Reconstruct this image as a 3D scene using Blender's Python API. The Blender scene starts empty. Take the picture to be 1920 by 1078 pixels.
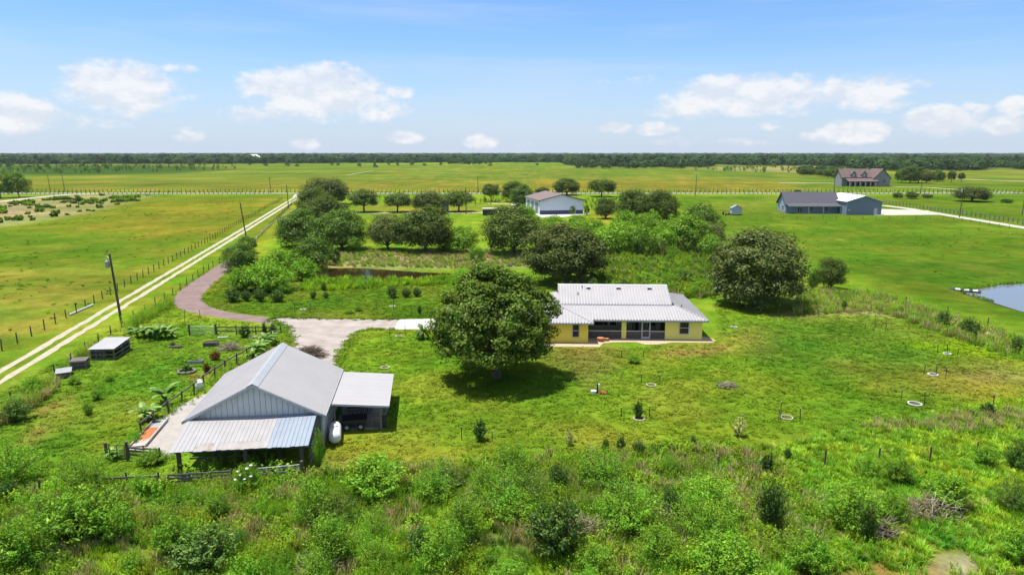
import bpy, math, random
import numpy as np
from math import radians as R, sin, cos, pi
random.seed(7)
SC = bpy.context.scene
COL = SC.collection

# ------------------------------------------------------------------ camera
CAM_H, FPX, PITCH = 22.0, 1280.0, math.atan(253 / 1280.0)
cd = bpy.data.cameras.new('camera')
cd.sensor_width = 36.0
cd.lens = 36.0 * FPX / 1920.0
cd.clip_start, cd.clip_end = 0.5, 60000
cam = bpy.data.objects.new('camera', cd)
cam.location = (0, 0, CAM_H)
cam.rotation_euler = (pi / 2 - PITCH, 0, 0)
COL.objects.link(cam)
SC.camera = cam

# ------------------------------------------------------------------ sun, sky, exposure
SUN = np.array([-0.24, 0.05, 1.0]); SUN /= np.linalg.norm(SUN)
SUN_EL = math.asin(SUN[2]); SUN_AZ = math.atan2(SUN[0], SUN[1])
sl = bpy.data.lights.new('sun', 'SUN')
sl.energy, sl.angle, sl.color = 4.2, R(0.53), (1.0, 0.955, 0.88)
so = bpy.data.objects.new('sun', sl)
from mathutils import Vector, Matrix
so.rotation_euler = Vector((-SUN[0], -SUN[1], -SUN[2])).to_track_quat('-Z', 'Y').to_euler()
COL.objects.link(so)
SC.view_settings.view_transform = 'Standard'
SC.view_settings.look = 'None'
SC.view_settings.exposure = 1.05
SC.view_settings.gamma = 1.0
SKY_STRENGTH = 0.115

def px_dir(px, py):
    dx, dy = (px - 960) / FPX, -(py - 539) / FPX
    return dx, cos(PITCH) + dy * sin(PITCH), -sin(PITCH) + dy * cos(PITCH)

def spot(px, py, z=0.0):
    """where the sight line of a photo pixel meets the level z"""
    d = px_dir(px, py)
    t = (z - CAM_H) / d[2]
    return d[0] * t, d[1] * t

def ppm(x, y, z=0.0):
    return FPX / (y * cos(PITCH) - (z - CAM_H) * sin(PITCH))

def z_at(py, Y):
    d = px_dir(960, py)
    return CAM_H + d[2] / d[1] * Y

def build_world():
    w = bpy.data.worlds.new('World'); SC.world = w; w.use_nodes = True
    nt = w.node_tree; N = nt.nodes; L = nt.links
    N.clear()
    out = N.new('ShaderNodeOutputWorld'); bg = N.new('ShaderNodeBackground')
    bg.inputs['Strength'].default_value = SKY_STRENGTH
    L.new(bg.outputs[0], out.inputs[0])
    sky = N.new('ShaderNodeTexSky'); sky.sky_type = 'NISHITA'; sky.sun_disc = False
    sky.sun_elevation = SUN_EL; sky.sun_rotation = SUN_AZ
    sky.altitude = 0; sky.air_density = 1.0; sky.dust_density = 0.6; sky.ozone_density = 2.0
    tc = N.new('ShaderNodeTexCoord')
    sep = N.new('ShaderNodeSeparateXYZ'); L.new(tc.outputs['Generated'], sep.inputs[0])
    def M(op, a, b=None, c=None):
        n = N.new('ShaderNodeMath'); n.operation = op
        for i, v in enumerate((a, b, c)):
            if v is None: continue
            if isinstance(v, (int, float)): n.inputs[i].default_value = v
            else: L.new(v, n.inputs[i])
        return n.outputs[0]
    az = M('ARCTAN2', sep.outputs[0], sep.outputs[1])
    el = M('ARCSINE', sep.outputs[2])
    cxy = N.new('ShaderNodeCombineXYZ'); L.new(az, cxy.inputs[0]); L.new(M('MULTIPLY', el, 1.7), cxy.inputs[1])
    def noise(scale, detail, rough, vec=None, off=0.0):
        n = N.new('ShaderNodeTexNoise'); n.inputs['Scale'].default_value = scale
        n.inputs['Detail'].default_value = detail; n.inputs['Roughness'].default_value = rough
        mp = N.new('ShaderNodeMapping'); mp.inputs['Location'].default_value = (off, off * 0.7, off * 1.3)
        L.new(vec or cxy.outputs[0], mp.inputs[0]); L.new(mp.outputs[0], n.inputs['Vector'])
        return n.outputs['Fac']
    n1 = noise(17, 5, 0.6); n2 = noise(60, 4, 0.6, off=3.1)
    wob = M('ADD', M('MULTIPLY', M('SUBTRACT', n1, 0.5), 2.3), M('MULTIPLY', M('SUBTRACT', n2, 0.5), 1.2))
    # cumulus: photo pixel centre, half width, half height, strength
    cl = [(225, 165, 85, 42, 1.0), (155, 172, 40, 22, .7), (265, 185, 55, 30, .55), (30, 215, 60, 32, .85), (95, 220, 70, 22, .45), (180, 232, 50, 12, .4),
          (338, 130, 34, 8, .6), (345, 180, 30, 8, .4), (540, 160, 75, 28, 1.0), (610, 175, 105, 40, .95), (500, 215, 65, 15, .6), (690, 205, 60, 22, .6),
          (748, 173, 26, 10, .75), (755, 257, 34, 10, .8), (355, 253, 34, 12, .5), (573, 271, 26, 9, .6), (903, 267, 30, 12, .7), (985, 273, 26, 7, .35),
          (1390, 180, 120, 32, 1.0), (1300, 205, 70, 18, .75), (1490, 190, 80, 22, .7), (1620, 175, 70, 30, .85), (1640, 155, 35, 14, .7), (1730, 157, 20, 8, .5),
          (1155, 240, 28, 9, .7), (1230, 242, 34, 11, .75), (1280, 265, 50, 10, .35), (1180, 150, 60, 9, .3), (1600, 247, 50, 20, 1.0), (1530, 257, 34, 8, .5),
          (1765, 228, 55, 24, 1.0), (1880, 237, 34, 14, .9), (1820, 205, 25, 10, .55), (1905, 200, 25, 16, .85), (1440, 235, 20, 12, .5), (1400, 266, 50, 7, .4)]
    # the field of clouds in view goes on round the horizon, mirrored every quarter turn
    azf = M('SUBTRACT', M('PINGPONG', M('ADD', az, pi / 4 + 2 * pi), pi / 2), pi / 4)
    cv = N.new('ShaderNodeCombineXYZ'); L.new(azf, cv.inputs[0]); L.new(el, cv.inputs[1])
    total = None
    for (x, y, hw, hh, s) in cl:
        d = px_dir(x, y); a = math.atan2(d[0], d[1]); e = math.atan2(d[2], math.hypot(d[0], d[1]))
        k = 1.0 / FPX / (1 + ((x - 960) / FPX) ** 2) ** .5
        w_, h_ = hw * k * 1.45, hh * k * 1.5
        ma = N.new('ShaderNodeVectorMath'); ma.operation = 'MULTIPLY_ADD'; L.new(cv.outputs[0], ma.inputs[0])
        ma.inputs[1].default_value = (1 / w_, 1 / h_, 0); ma.inputs[2].default_value = (-a / w_, -e / h_, 0)
        dt = N.new('ShaderNodeVectorMath'); dt.operation = 'DOT_PRODUCT'; L.new(ma.outputs[0], dt.inputs[0]); L.new(ma.outputs[0], dt.inputs[1])
        f = M('MULTIPLY_ADD', dt.outputs['Value'], -s, s)
        total = f if total is None else M('MAXIMUM', total, f)
    raw = M('ADD', M('MAXIMUM', total, -1.0), M('MULTIPLY', wob, 0.62))
    mr = N.new('ShaderNodeMapRange'); mr.interpolation_type = 'SMOOTHSTEP'
    L.new(raw, mr.inputs[0]); mr.inputs[1].default_value = 0.16; mr.inputs[2].default_value = 0.74
    mr.inputs[3].default_value = 0.0; mr.inputs[4].default_value = 0.80
    # thin veil of high cloud, all round
    st = N.new('ShaderNodeMapping'); st.inputs['Scale'].default_value = (1.2, 7, 1); st.inputs['Rotation'].default_value = (0, 0, 0.12)
    L.new(cxy.outputs[0], st.inputs[0])
    vn = noise(2.2, 4, 0.6, st.outputs[0], 9.0)
    vr = N.new('ShaderNodeMapRange'); vr.interpolation_type = 'SMOOTHSTEP'
    L.new(vn, vr.inputs[0]); vr.inputs[1].default_value = .42; vr.inputs[2].default_value = .78; vr.inputs[4].default_value = .34
    # scattered cumulus overhead, out of view, added to brighten the shaded walls
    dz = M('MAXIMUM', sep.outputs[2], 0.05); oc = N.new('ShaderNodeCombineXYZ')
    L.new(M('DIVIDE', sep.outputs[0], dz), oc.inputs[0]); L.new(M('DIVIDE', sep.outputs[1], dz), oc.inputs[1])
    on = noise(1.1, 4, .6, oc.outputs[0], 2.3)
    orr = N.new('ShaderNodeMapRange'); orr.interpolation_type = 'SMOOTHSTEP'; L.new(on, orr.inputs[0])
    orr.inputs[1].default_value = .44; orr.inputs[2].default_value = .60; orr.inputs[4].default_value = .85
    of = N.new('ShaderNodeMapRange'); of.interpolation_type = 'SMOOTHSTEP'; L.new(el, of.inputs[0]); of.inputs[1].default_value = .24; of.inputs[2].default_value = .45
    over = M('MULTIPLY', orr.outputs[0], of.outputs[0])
    hs = N.new('ShaderNodeHueSaturation'); hs.inputs['Saturation'].default_value = 1.0
    wb = N.new('ShaderNodeMixRGB'); wb.blend_type = 'MULTIPLY'; wb.inputs[0].default_value = 1.0; wb.inputs[2].default_value = (.44, .575, .75, 1)   # camera white balance
    L.new(sky.outputs[0], wb.inputs[1]); L.new(wb.outputs[0], hs.inputs['Color'])
    mx0 = N.new('ShaderNodeMixRGB'); L.new(vr.outputs[0], mx0.inputs[0]); L.new(hs.outputs[0], mx0.inputs[1])
    WHITE = (2.9, 3.3, 3.9, 1)
    mx0.inputs[2].default_value = WHITE
    hf = N.new('ShaderNodeMapRange'); hf.interpolation_type = 'SMOOTHSTEP'; L.new(el, hf.inputs[0])      # pale summer haze low in the sky, all round
    hf.inputs[1].default_value = .17; hf.inputs[2].default_value = -.02; hf.inputs[3].default_value = 0; hf.inputs[4].default_value = .8
    mh = N.new('ShaderNodeMixRGB'); L.new(hf.outputs[0], mh.inputs[0]); L.new(mx0.outputs[0], mh.inputs[1]); mh.inputs[2].default_value = (2.75, 3.12, 3.85, 1)
    up_ = N.new('ShaderNodeMapping'); up_.inputs['Location'].default_value = (-.006, .02, 0); L.new(cxy.outputs[0], up_.inputs[0])
    n1u = noise(17, 5, .6, up_.outputs[0])
    rl = N.new('ShaderNodeMapRange'); L.new(M('SUBTRACT', n1, n1u), rl.inputs[0]); rl.inputs[1].default_value = -.10; rl.inputs[2].default_value = .10
    cc = N.new('ShaderNodeMixRGB'); L.new(rl.outputs[0], cc.inputs[0]); cc.inputs[1].default_value = (3.25, 3.4, 3.75, 1); cc.inputs[2].default_value = (4.15, 4.1, 4.1, 1)  # cloud shading painted in: white upper edges, bluish grey undersides
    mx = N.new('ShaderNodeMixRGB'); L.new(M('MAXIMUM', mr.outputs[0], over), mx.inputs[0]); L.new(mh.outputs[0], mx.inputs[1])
    L.new(cc.outputs[0], mx.inputs[2])
    L.new(mx.outputs[0], bg.inputs['Color'])
build_world()
SC.world.cycles.sampling_method = 'MANUAL'
SC.world.cycles.sample_map_resolution = 256
SC.cycles.max_bounces = 6
SC.cycles.diffuse_bounces = 3
SC.cycles.glossy_bounces = 2
SC.cycles.transmission_bounces = 4
SC.cycles.transparent_max_bounces = 8
SC.cycles.volume_bounces = 0
SC.cycles.use_denoising = True
SC.cycles.caustics_reflective = False
SC.cycles.caustics_refractive = False

# ------------------------------------------------------------------ materials
def nodes(name):
    m = bpy.data.materials.new(name); m.use_nodes = True
    nt = m.node_tree; nt.nodes.clear()
    return m, nt, nt.nodes, nt.links

def ramp(N, L, fac, stops):
    r = N.new('ShaderNodeValToRGB'); e = r.color_ramp.elements
    while len(e) < len(stops): e.new(0.5)
    for i, (p, c) in enumerate(stops):
        e[i].position = p; e[i].color = (*c, 1)
    L.new(fac, r.inputs[0])
    return r.outputs[0]

def tex_noise(N, L, scale, detail=4, rough=0.6, coord='Object', stretch=None):
    t = N.new('ShaderNodeTexCoord'); n = N.new('ShaderNodeTexNoise')
    n.inputs['Scale'].default_value = scale; n.inputs['Detail'].default_value = detail; n.inputs['Roughness'].default_value = rough
    src = N.new('ShaderNodeNewGeometry').outputs['Position'] if coord == 'World' else t.outputs[coord]
    if stretch:
        mp = N.new('ShaderNodeMapping'); mp.inputs['Scale'].default_value = stretch
        L.new(src, mp.inputs[0]); src = mp.outputs[0]
    L.new(src, n.inputs['Vector'])
    return n.outputs['Fac']

MATS = {}
def mat(name, c1, c2=None, scale=3.0, rough=0.7, metal=0.0, bump=0.0, stretch=None, c3=None, spec=0.4, lo=.35, hi=.65):
    if name in MATS: return MATS[name]
    m, nt, N, L = nodes(name)
    o = N.new('ShaderNodeOutputMaterial'); b = N.new('ShaderNodeBsdfPrincipled')
    L.new(b.outputs[0], o.inputs[0])
    b.inputs['Roughness'].default_value = rough; b.inputs['Metallic'].default_value = metal
    b.inputs['Specular IOR Level'].default_value = spec
    c2 = c2 or tuple(v * .8 for v in c1)
    f = tex_noise(N, L, scale, 6, 0.65, 'Object', stretch)
    st = [(lo, c1), (hi, c2)] if not c3 else [(lo, c1), (hi, c2), (min(hi + .12, .95), c3)]
    L.new(ramp(N, L, f, st), b.inputs['Base Color'])
    if bump:
        bp = N.new('ShaderNodeBump'); bp.inputs['Strength'].default_value = bump; bp.inputs['Distance'].default_value = 0.02
        L.new(f, bp.inputs['Height']); L.new(bp.outputs[0], b.inputs['Normal'])
    MATS[name] = m
    return m

def leaf_mat(name, a, b, c, trans=0.3, gloss=0.06, inst=False, obj_var=0.0):
    """leaves: three tones picked per leaf, light shining partly through"""
    m, nt, N, L = nodes(name)
    o = N.new('ShaderNodeOutputMaterial')
    g = N.new('ShaderNodeNewGeometry')
    rnd = g.outputs['Random Per Island']
    col = ramp(N, L, rnd, [(0.0, a), (0.55, b), (1.0, c)])
    # clump-sized drift of hue
    f = tex_noise(N, L, 0.9, 2, 0.5, 'World')
    hs = N.new('ShaderNodeHueSaturation')
    mr = N.new('ShaderNodeMapRange'); L.new(f, mr.inputs[0]); mr.inputs[1].default_value = .3; mr.inputs[2].default_value = .7
    mr.inputs[3].default_value = 0.475; mr.inputs[4].default_value = 0.515
    L.new(mr.outputs[0], hs.inputs['Hue'])
    oi = N.new('ShaderNodeObjectInfo')
    mv = N.new('ShaderNodeMapRange'); L.new(oi.outputs['Random'], mv.inputs[0])
    mv.inputs[3].default_value = 0.82; mv.inputs[4].default_value = 1.2
    f2 = tex_noise(N, L, 0.55, 3, 0.6, 'World'); m3 = N.new('ShaderNodeMapRange'); L.new(f2, m3.inputs[0]); m3.inputs[1].default_value = .32; m3.inputs[2].default_value = .68
    m3.inputs[3].default_value = .74; m3.inputs[4].default_value = 1.3
    mm_ = N.new('ShaderNodeMath'); mm_.operation = 'MULTIPLY'; L.new(mv.outputs[0], mm_.inputs[0]); L.new(m3.outputs[0], mm_.inputs[1])
    L.new(mm_.outputs[0], hs.inputs['Value'])
    L.new(col, hs.inputs['Color'])
    colo = hs.outputs[0]
    if inst:
        at = N.new('ShaderNodeAttribute'); at.attribute_type = 'INSTANCER'; at.attribute_name = 'tint'
        mm = N.new('ShaderNodeMixRGB'); mm.blend_type = 'MULTIPLY'; mm.inputs[0].default_value = 1
        L.new(colo, mm.inputs[1]); L.new(at.outputs['Color'], mm.inputs[2]); colo = mm.outputs[0]
    d = N.new('ShaderNodeBsdfDiffuse'); t = N.new('ShaderNodeBsdfTranslucent'); gl = N.new('ShaderNodeBsdfGlossy')
    gl.inputs['Roughness'].default_value = 0.5; gl.inputs['Color'].default_value = (.30, .33, .24, 1)
    L.new(colo, d.inputs[0])
    tc = N.new('ShaderNodeMixRGB'); tc.blend_type = 'MULTIPLY'; tc.inputs[0].default_value = 1; tc.inputs[2].default_value = (1.25, 1.3, .5, 1)
    L.new(colo, tc.inputs[1]); L.new(tc.outputs[0], t.inputs[0])
    m1 = N.new('ShaderNodeMixShader'); m1.inputs[0].default_value = trans
    L.new(d.outputs[0], m1.inputs[1]); L.new(t.outputs[0], m1.inputs[2])
    m2 = N.new('ShaderNodeMixShader'); m2.inputs[0].default_value = gloss
    L.new(m1.outputs[0], m2.inputs[1]); L.new(gl.outputs[0], m2.inputs[2])
    L.new(m2.outputs[0], o.inputs[0])
    MATS[name] = m
    return m

def tint_mat(name, trans=0.25):
    """grass blades that take the colour of the turf they grow from"""
    m, nt, N, L = nodes(name)
    o = N.new('ShaderNodeOutputMaterial')
    at = N.new('ShaderNodeAttribute'); at.attribute_type = 'INSTANCER'; at.attribute_name = 'tint'
    g = N.new('ShaderNodeNewGeometry')
    hs = N.new('ShaderNodeHueSaturation'); mv = N.new('ShaderNodeMapRange')
    L.new(g.outputs['Random Per Island'], mv.inputs[0]); mv.inputs[3].default_value = .85; mv.inputs[4].default_value = 1.18
    L.new(mv.outputs[0], hs.inputs['Value']); L.new(at.outputs['Color'], hs.inputs['Color'])
    d = N.new('ShaderNodeBsdfDiffuse'); t = N.new('ShaderNodeBsdfTranslucent')
    L.new(hs.outputs[0], d.inputs[0]); L.new(hs.outputs[0], t.inputs[0])
    m1 = N.new('ShaderNodeMixShader'); m1.inputs[0].default_value = trans
    L.new(d.outputs[0], m1.inputs[1]); L.new(t.outputs[0], m1.inputs[2]); L.new(m1.outputs[0], o.inputs[0])
    MATS[name] = m
    return m

leaf_mat('oak_leaf', (0.0358, 0.0707, 0.0100), (0.0671, 0.1114, 0.0175), (0.1386, 0.1843, 0.0424), .22, .03)
leaf_mat('big_oak_leaf', (0.0374, 0.0764, 0.0076), (0.0707, 0.1261, 0.0119), (0.1372, 0.1987, 0.0281), .24, .03)
leaf_mat('grey_oak_leaf', (0.0455, 0.0739, 0.0164), (0.0868, 0.1166, 0.0272), (0.1758, 0.2022, 0.0613), .22, .03)
leaf_mat('bright_leaf', (0.0683, 0.1683, 0.0090), (0.1219, 0.2630, 0.0120), (0.1950, 0.3558, 0.0240), .33, .05)
leaf_mat('mid_leaf', (0.0424, 0.0992, 0.0098), (0.0732, 0.1524, 0.0140), (0.1232, 0.2160, 0.0252), .3, .06)
leaf_mat('weed_leaf', (0.1094, 0.2278, 0.0102), (0.1771, 0.3255, 0.0153), (0.2735, 0.4069, 0.0307), .33, .04, inst=True)
leaf_mat('bush_leaf', (0.0856, 0.2064, 0.0106), (0.1378, 0.3053, 0.0158), (0.2138, 0.3978, 0.0317), .33, .04)
leaf_mat('bush_leaf_dark', (0.0338, 0.0828, 0.0105), (0.0638, 0.1414, 0.0150), (0.1087, 0.1984, 0.0270), .3, .06)
leaf_mat('dry_leaf', (.20, .18, .065), (.28, .255, .105), (.37, .34, .17), .2, .02, inst=True)
leaf_mat('pale_leaf', (.16, .19, .03), (.42, .44, .12), (.60, .60, .28), .3, .05)
leaf_mat('banana_leaf', (0.0683, 0.1658, 0.0156), (0.1072, 0.2438, 0.0250), (0.2145, 0.3510, 0.0702), .35, .10)
leaf_mat('red_leaf', (.10, .028, .012), (.16, .045, .018), (.09, .07, .02), .25, .04)
leaf_mat('twig_grey', (.16, .135, .075), (.25, .22, .135), (.35, .32, .22), .1, .03)
leaf_mat('forest_leaf', (0.0234, 0.0585, 0.0169), (0.0390, 0.0819, 0.0220), (0.0663, 0.1170, 0.0338), .15, .03, inst=True)
tint_mat('turf_blade')
mat('bark', (0.135, 0.098, 0.066), (0.07, 0.052, 0.036), 6, .9, bump=.6, stretch=(1, 1, .25))
mat('pole_wood', (.11, .09, .07), (.06, .05, .042), 5, .9, bump=.4, stretch=(3, 3, .3))
mat('post_wood', (.10, .085, .068), (.055, .048, .042), 8, .9, bump=.3, stretch=(2, 2, .4))
mat('grey_board', (.20, .18, .155), (.10, .09, .08), 5, .9, bump=.3, stretch=(.6, 3, 3))
mat('dark_metal', (.03, .03, .032), (.015, .015, .017), 6, .5)
mat('stake_metal', (.035, .045, .035), (.02, .024, .02), 9, .6)
mat('white_paint', (.52, .52, .52), (.42, .42, .42), 2, .45)
mat('white_plastic', (.66, .67, .68), (.56, .57, .58), 2, .35)
mat('tank_paint', (.66, .66, .67), (.56, .56, .57), 1.2, .32, spec=.5)
mat('galv', (0.3, 0.29, 0.29), (0.26, 0.252, 0.254), .9, .42, metal=0.0, bump=.02)
mat('roof_pale', (0.305, 0.295, 0.29), (0.285, 0.276, 0.272), .5, .45, metal=0.0)
mat('roof_greyer', (0.275, 0.265, 0.267), (0.245, 0.237, 0.24), .45, .42, metal=0.0)
mat('roof_house', (0.325, 0.312, 0.314), (0.29, 0.281, 0.284), .6, .42, metal=0.0)
mat('rust_edge', (0.29, 0.28, 0.276), (0.25, 0.225, 0.21), 1.1, .5, metal=.1, c3=(.17, .075, .045), lo=.3, hi=.56)
mat('blue_sheet', (.245, .285, .335), (.215, .25, .30), .8, .42, metal=.2)
mat('ridge_metal', (.29, .305, .32), (.26, .275, .29), 1, .45)
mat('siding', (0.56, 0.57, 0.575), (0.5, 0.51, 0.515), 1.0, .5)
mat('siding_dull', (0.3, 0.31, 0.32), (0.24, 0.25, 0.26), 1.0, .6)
mat('trim_light', (.42, .43, .45), (.36, .37, .39), 2, .5)
mat('yellow_stucco', (.86, .70, .10), (.82, .66, .09), 7, .9, bump=.25)
mat('yellow_pale', (.84, .74, .20), (.80, .70, .18), 7, .9, bump=.25)
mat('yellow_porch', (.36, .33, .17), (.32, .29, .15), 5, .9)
mat('window_dark', (.012, .013, .015), (.02, .021, .024), 2, .08, spec=.6)
mat('kneewall', (.10, .085, .08), (.07, .062, .06), 4, .8)
mat('concrete', (.30, .275, .25), (.24, .22, .20), 1.3, .9, bump=.15)
mat('pale_concrete', (.42, .40, .375), (.35, .335, .31), 1.0, .9)
mat('walk', (.42, .32, .21), (.34, .25, .17), 1.8, .9)
mat('apron', (0.3, 0.262, 0.235), (0.205, 0.178, 0.157), .55, .95, bump=.2, c3=(.17, .15, .13))
mat('red_drive', (0.19, 0.128, 0.113), (0.12, 0.083, 0.074), .6, .95, bump=.2, c3=(.22, .17, .15))
mat('sand', (0.34, 0.305, 0.225), (0.27, 0.24, 0.165), 1.4, .95, bump=.3, c3=(.20, .21, .08))
mat('sand_white', (0.37, 0.345, 0.29), (0.3, 0.28, 0.23), .8, .95)
mat('asphalt', (.17, .163, .155), (.14, .135, .128), .8, .9)
mat('verge', (.22, .20, .12), (.15, .15, .06), .4, .95, c3=(.08, .10, .02))
mat('stone_ring', (0.36, 0.33, 0.22), (0.28, 0.25, 0.16), 9, .8, bump=.4)
mat('soil', (.10, .065, .042), (.06, .042, .03), 8, .95, bump=.5)
mat('rust', (.36, .13, .035), (.24, .075, .025), 3, .85, c3=(.30, .28, .27))
mat('rust_sheet', (.40, .39, .385), (.32, .28, .25), 1.6, .6, c3=(.34, .12, .04), lo=.25, hi=.5)
mat('terracotta', (.42, .16, .06), (.30, .11, .045), 6, .8)
mat('roof_brown', (.155, .105, .088), (.125, .085, .072), .8, .6)
mat('barn_white', (0.6, 0.64, 0.72), (0.55, 0.59, 0.67), .8, .55)
mat('navy', (.055, .065, .13), (.04, .05, .10), 2, .6)
mat('shingle', (0.075, 0.073, 0.09), (0.055, 0.054, 0.068), 2.5, .9, bump=.3)
mat('blue_wall', (0.26, 0.32, 0.4), (0.23, 0.285, 0.36), 1.2, .7)
mat('blue_wall_dark', (0.17, 0.21, 0.285), (0.15, 0.185, 0.25), 1.2, .7)
mat('white_roof', (.60, .60, .58), (.55, .55, .53), .7, .5)
mat('stone_wall', (.30, .29, .27), (.18, .175, .165), 2.5, .9, bump=.5)
mat('red_tile', (0.125, 0.085, 0.075), (0.085, 0.062, 0.057), 1.5, .85, bump=.3, c3=(.22, .16, .145))
mat('farm_wall', (0.24, 0.255, 0.25), (0.19, 0.2, 0.2), .8, .8)
mat('tyre', (.02, .02, .02), (.012, .012, .012), 8, .85)
mat('car_paint', (.06, .075, .11), (.05, .062, .095), 2, .25, spec=.6)
mat('shed_grey', (.22, .225, .235), (.18, .185, .195), 1.5, .6)
mat('shed_pale', (.40, .44, .55), (.36, .40, .50), 1.5, .6)

# ------------------------------------------------------------------ mesh helpers
class MB:
    def __init__(s): s.v, s.f = [], []
    def quad(s, a, b, c, d):
        n = len(s.v); s.v += [tuple(a), tuple(b), tuple(c), tuple(d)]; s.f.append((n, n + 1, n + 2, n + 3)); return s
    def box(s, x0, x1, y0, y1, z0, z1):
        n = len(s.v)
        s.v += [(x, y, z) for z in (z0, z1) for (x, y) in ((x0, y0), (x1, y0), (x1, y1), (x0, y1))]
        s.f += [tuple(n + i for i in q) for q in ((3, 2, 1, 0), (4, 5, 6, 7), (0, 1, 5, 4), (1, 2, 6, 5), (2, 3, 7, 6), (3, 0, 4, 7))]
        return s
    def slab(s, pts, t):
        """planar polygon with thickness t below it"""
        n = len(s.v); k = len(pts)
        s.v += [tuple(p) for p in pts] + [(p[0], p[1], p[2] - t) for p in pts]
        s.f.append(tuple(range(n, n + k))); s.f.append(tuple(range(n + 2 * k - 1, n + k - 1, -1)))
        for i in range(k):
            j = (i + 1) % k
            s.f.append((n + i, n + k + i, n + k + j, n + j))
        return s
    def prism(s, pts2, y0, y1):
        """outline in xz extruded along y"""
        n = len(s.v); k = len(pts2)
        s.v += [(p[0], y0, p[1]) for p in pts2] + [(p[0], y1, p[1]) for p in pts2]
        s.f.append(tuple(range(n, n + k))); s.f.append(tuple(range(n + 2 * k - 1, n + k - 1, -1)))
        for i in range(k):
            j = (i + 1) % k
            s.f.append((n + j, n + i, n + k + i, n + k + j))
        return s
    def tube(s, pts, rad, sides=7, cap=True):
        pts = [Vector(p) for p in pts]; rings = []
        for i, p in enumerate(pts):
            t = (pts[min(i + 1, len(pts) - 1)] - pts[max(i - 1, 0)]).normalized()
            a = t.cross(Vector((0, 0, 1)))
            if a.length < 1e-3: a = Vector((1, 0, 0))
            a.normalize(); b = t.cross(a)
            n = len(s.v); r = rad[i] if hasattr(rad, '__len__') else rad
            s.v += [tuple(p + (a * cos(2 * pi * k / sides) + b * sin(2 * pi * k / sides)) * r) for k in range(sides)]
            rings.append(n)
        for i in range(len(rings) - 1):
            for k in range(sides):
                k2 = (k + 1) % sides
                s.f.append((rings[i] + k, rings[i] + k2, rings[i + 1] + k2, rings[i + 1] + k))
        if cap:
            s.f.append(tuple(rings[0] + k for k in range(sides - 1, -1, -1)))
            s.f.append(tuple(rings[-1] + k for k in range(sides)))
        return s
    def mesh(s, name, m):
        me = bpy.data.meshes.new(name); me.from_pydata(s.v, [], s.f); me.update()
        me.materials.append(MATS[m] if isinstance(m, str) else m)
        return me
    def build(s, name, m, parent=None, smooth=False):
        me = s.mesh(name, m)
        if smooth:
            me.polygons.foreach_set('use_smooth', [True] * len(me.polygons))
        return link(name, me, parent)

def link(name, data, parent=None, loc=None, rz=0.0, scale=None):
    o = bpy.data.objects.new(name, data); COL.objects.link(o)
    if parent: o.parent = parent
    if loc is not None: o.location = loc
    if rz: o.rotation_euler[2] = rz
    if scale is not None: o.scale = scale
    return o

def tag(o, label=None, cat=None, group=None, kind=None):
    if label: o['label'] = label
    if cat: o['category'] = cat
    if group: o['group'] = group
    if kind: o['kind'] = kind
    return o

def thing(name, label, cat, loc=(0, 0, 0), rz=0.0, group=None):
    o = link(name, None, None, loc, rz); o.empty_display_size = .3
    return tag(o, label, cat, group)

def np_mesh(name, V, F, m):
    """V (n,3), F (k,4) arrays -> mesh, fast"""
    me = bpy.data.meshes.new(name)
    V = np.asarray(V, dtype=np.float32); F = np.asarray(F, dtype=np.int32); k, w = F.shape
    me.vertices.add(len(V)); me.vertices.foreach_set('co', V.ravel())
    me.loops.add(k * w); me.loops.foreach_set('vertex_index', F.ravel())
    me.polygons.add(k); me.polygons.foreach_set('loop_start', np.arange(k, dtype=np.int32) * w)
    me.polygons.foreach_set('loop_total', np.full(k, w, dtype=np.int32))
    me.update(calc_edges=True); me.materials.append(MATS[m] if isinstance(m, str) else m)
    return me

# ------------------------------------------------------------------ noise for the ground (python side)
def hash2(ix, iy, seed):
    h = (ix.astype(np.int64) * 374761393 + iy.astype(np.int64) * 668265263 + seed * 974711) & 0x7fffffff
    h = ((h ^ (h >> 13)) * 1274126177) & 0x7fffffff
    return ((h ^ (h >> 16)) & 0xffff) / 65535.0
def vnoise(x, y, seed=0):
    ix, iy = np.floor(x), np.floor(y); fx, fy = x - ix, y - iy
    fx = fx * fx * (3 - 2 * fx); fy = fy * fy * (3 - 2 * fy)
    a, b = hash2(ix, iy, seed), hash2(ix + 1, iy, seed); c, d = hash2(ix, iy + 1, seed), hash2(ix + 1, iy + 1, seed)
    return (a * (1 - fx) + b * fx) * (1 - fy) + (c * (1 - fx) + d * fx) * fy
def fbm(x, y, seed=0, o=4):
    s, a, t = 0, .5, 0
    for i in range(o):
        s = s + a * vnoise(x * 2 ** i, y * 2 ** i, seed + i * 17); t += a; a *= .55
    return s / t
def in_poly(x, y, P):
    r = np.zeros(np.shape(x), bool); n = len(P)
    for i in range(n):
        x0, y0 = P[i]; x1, y1 = P[(i + 1) % n]
        if y0 == y1: continue
        c = ((y0 > y) != (y1 > y)) & (x < (x1 - x0) * (y - y0) / (y1 - y0) + x0)
        r ^= c
    return r
def edge_dist(x, y, P, closed=True):
    d = np.full(np.shape(x), 1e9); n = len(P)
    for i in range(n if closed else n - 1):
        x0, y0 = P[i]; x1, y1 = P[(i + 1) % n]; ex, ey = x1 - x0, y1 - y0
        t = np.clip(((x - x0) * ex + (y - y0) * ey) / (ex * ex + ey * ey + 1e-9), 0, 1)
        d = np.minimum(d, np.hypot(x - x0 - t * ex, y - y0 - t * ey))
    return d
def soft_poly(x, y, P, w):
    d = edge_dist(x, y, P); s = np.where(in_poly(x, y, P), d, -d)
    return np.clip(s / w * .5 + .5, 0, 1)
def gp(pts): return [spot(*p) for p in pts]

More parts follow.
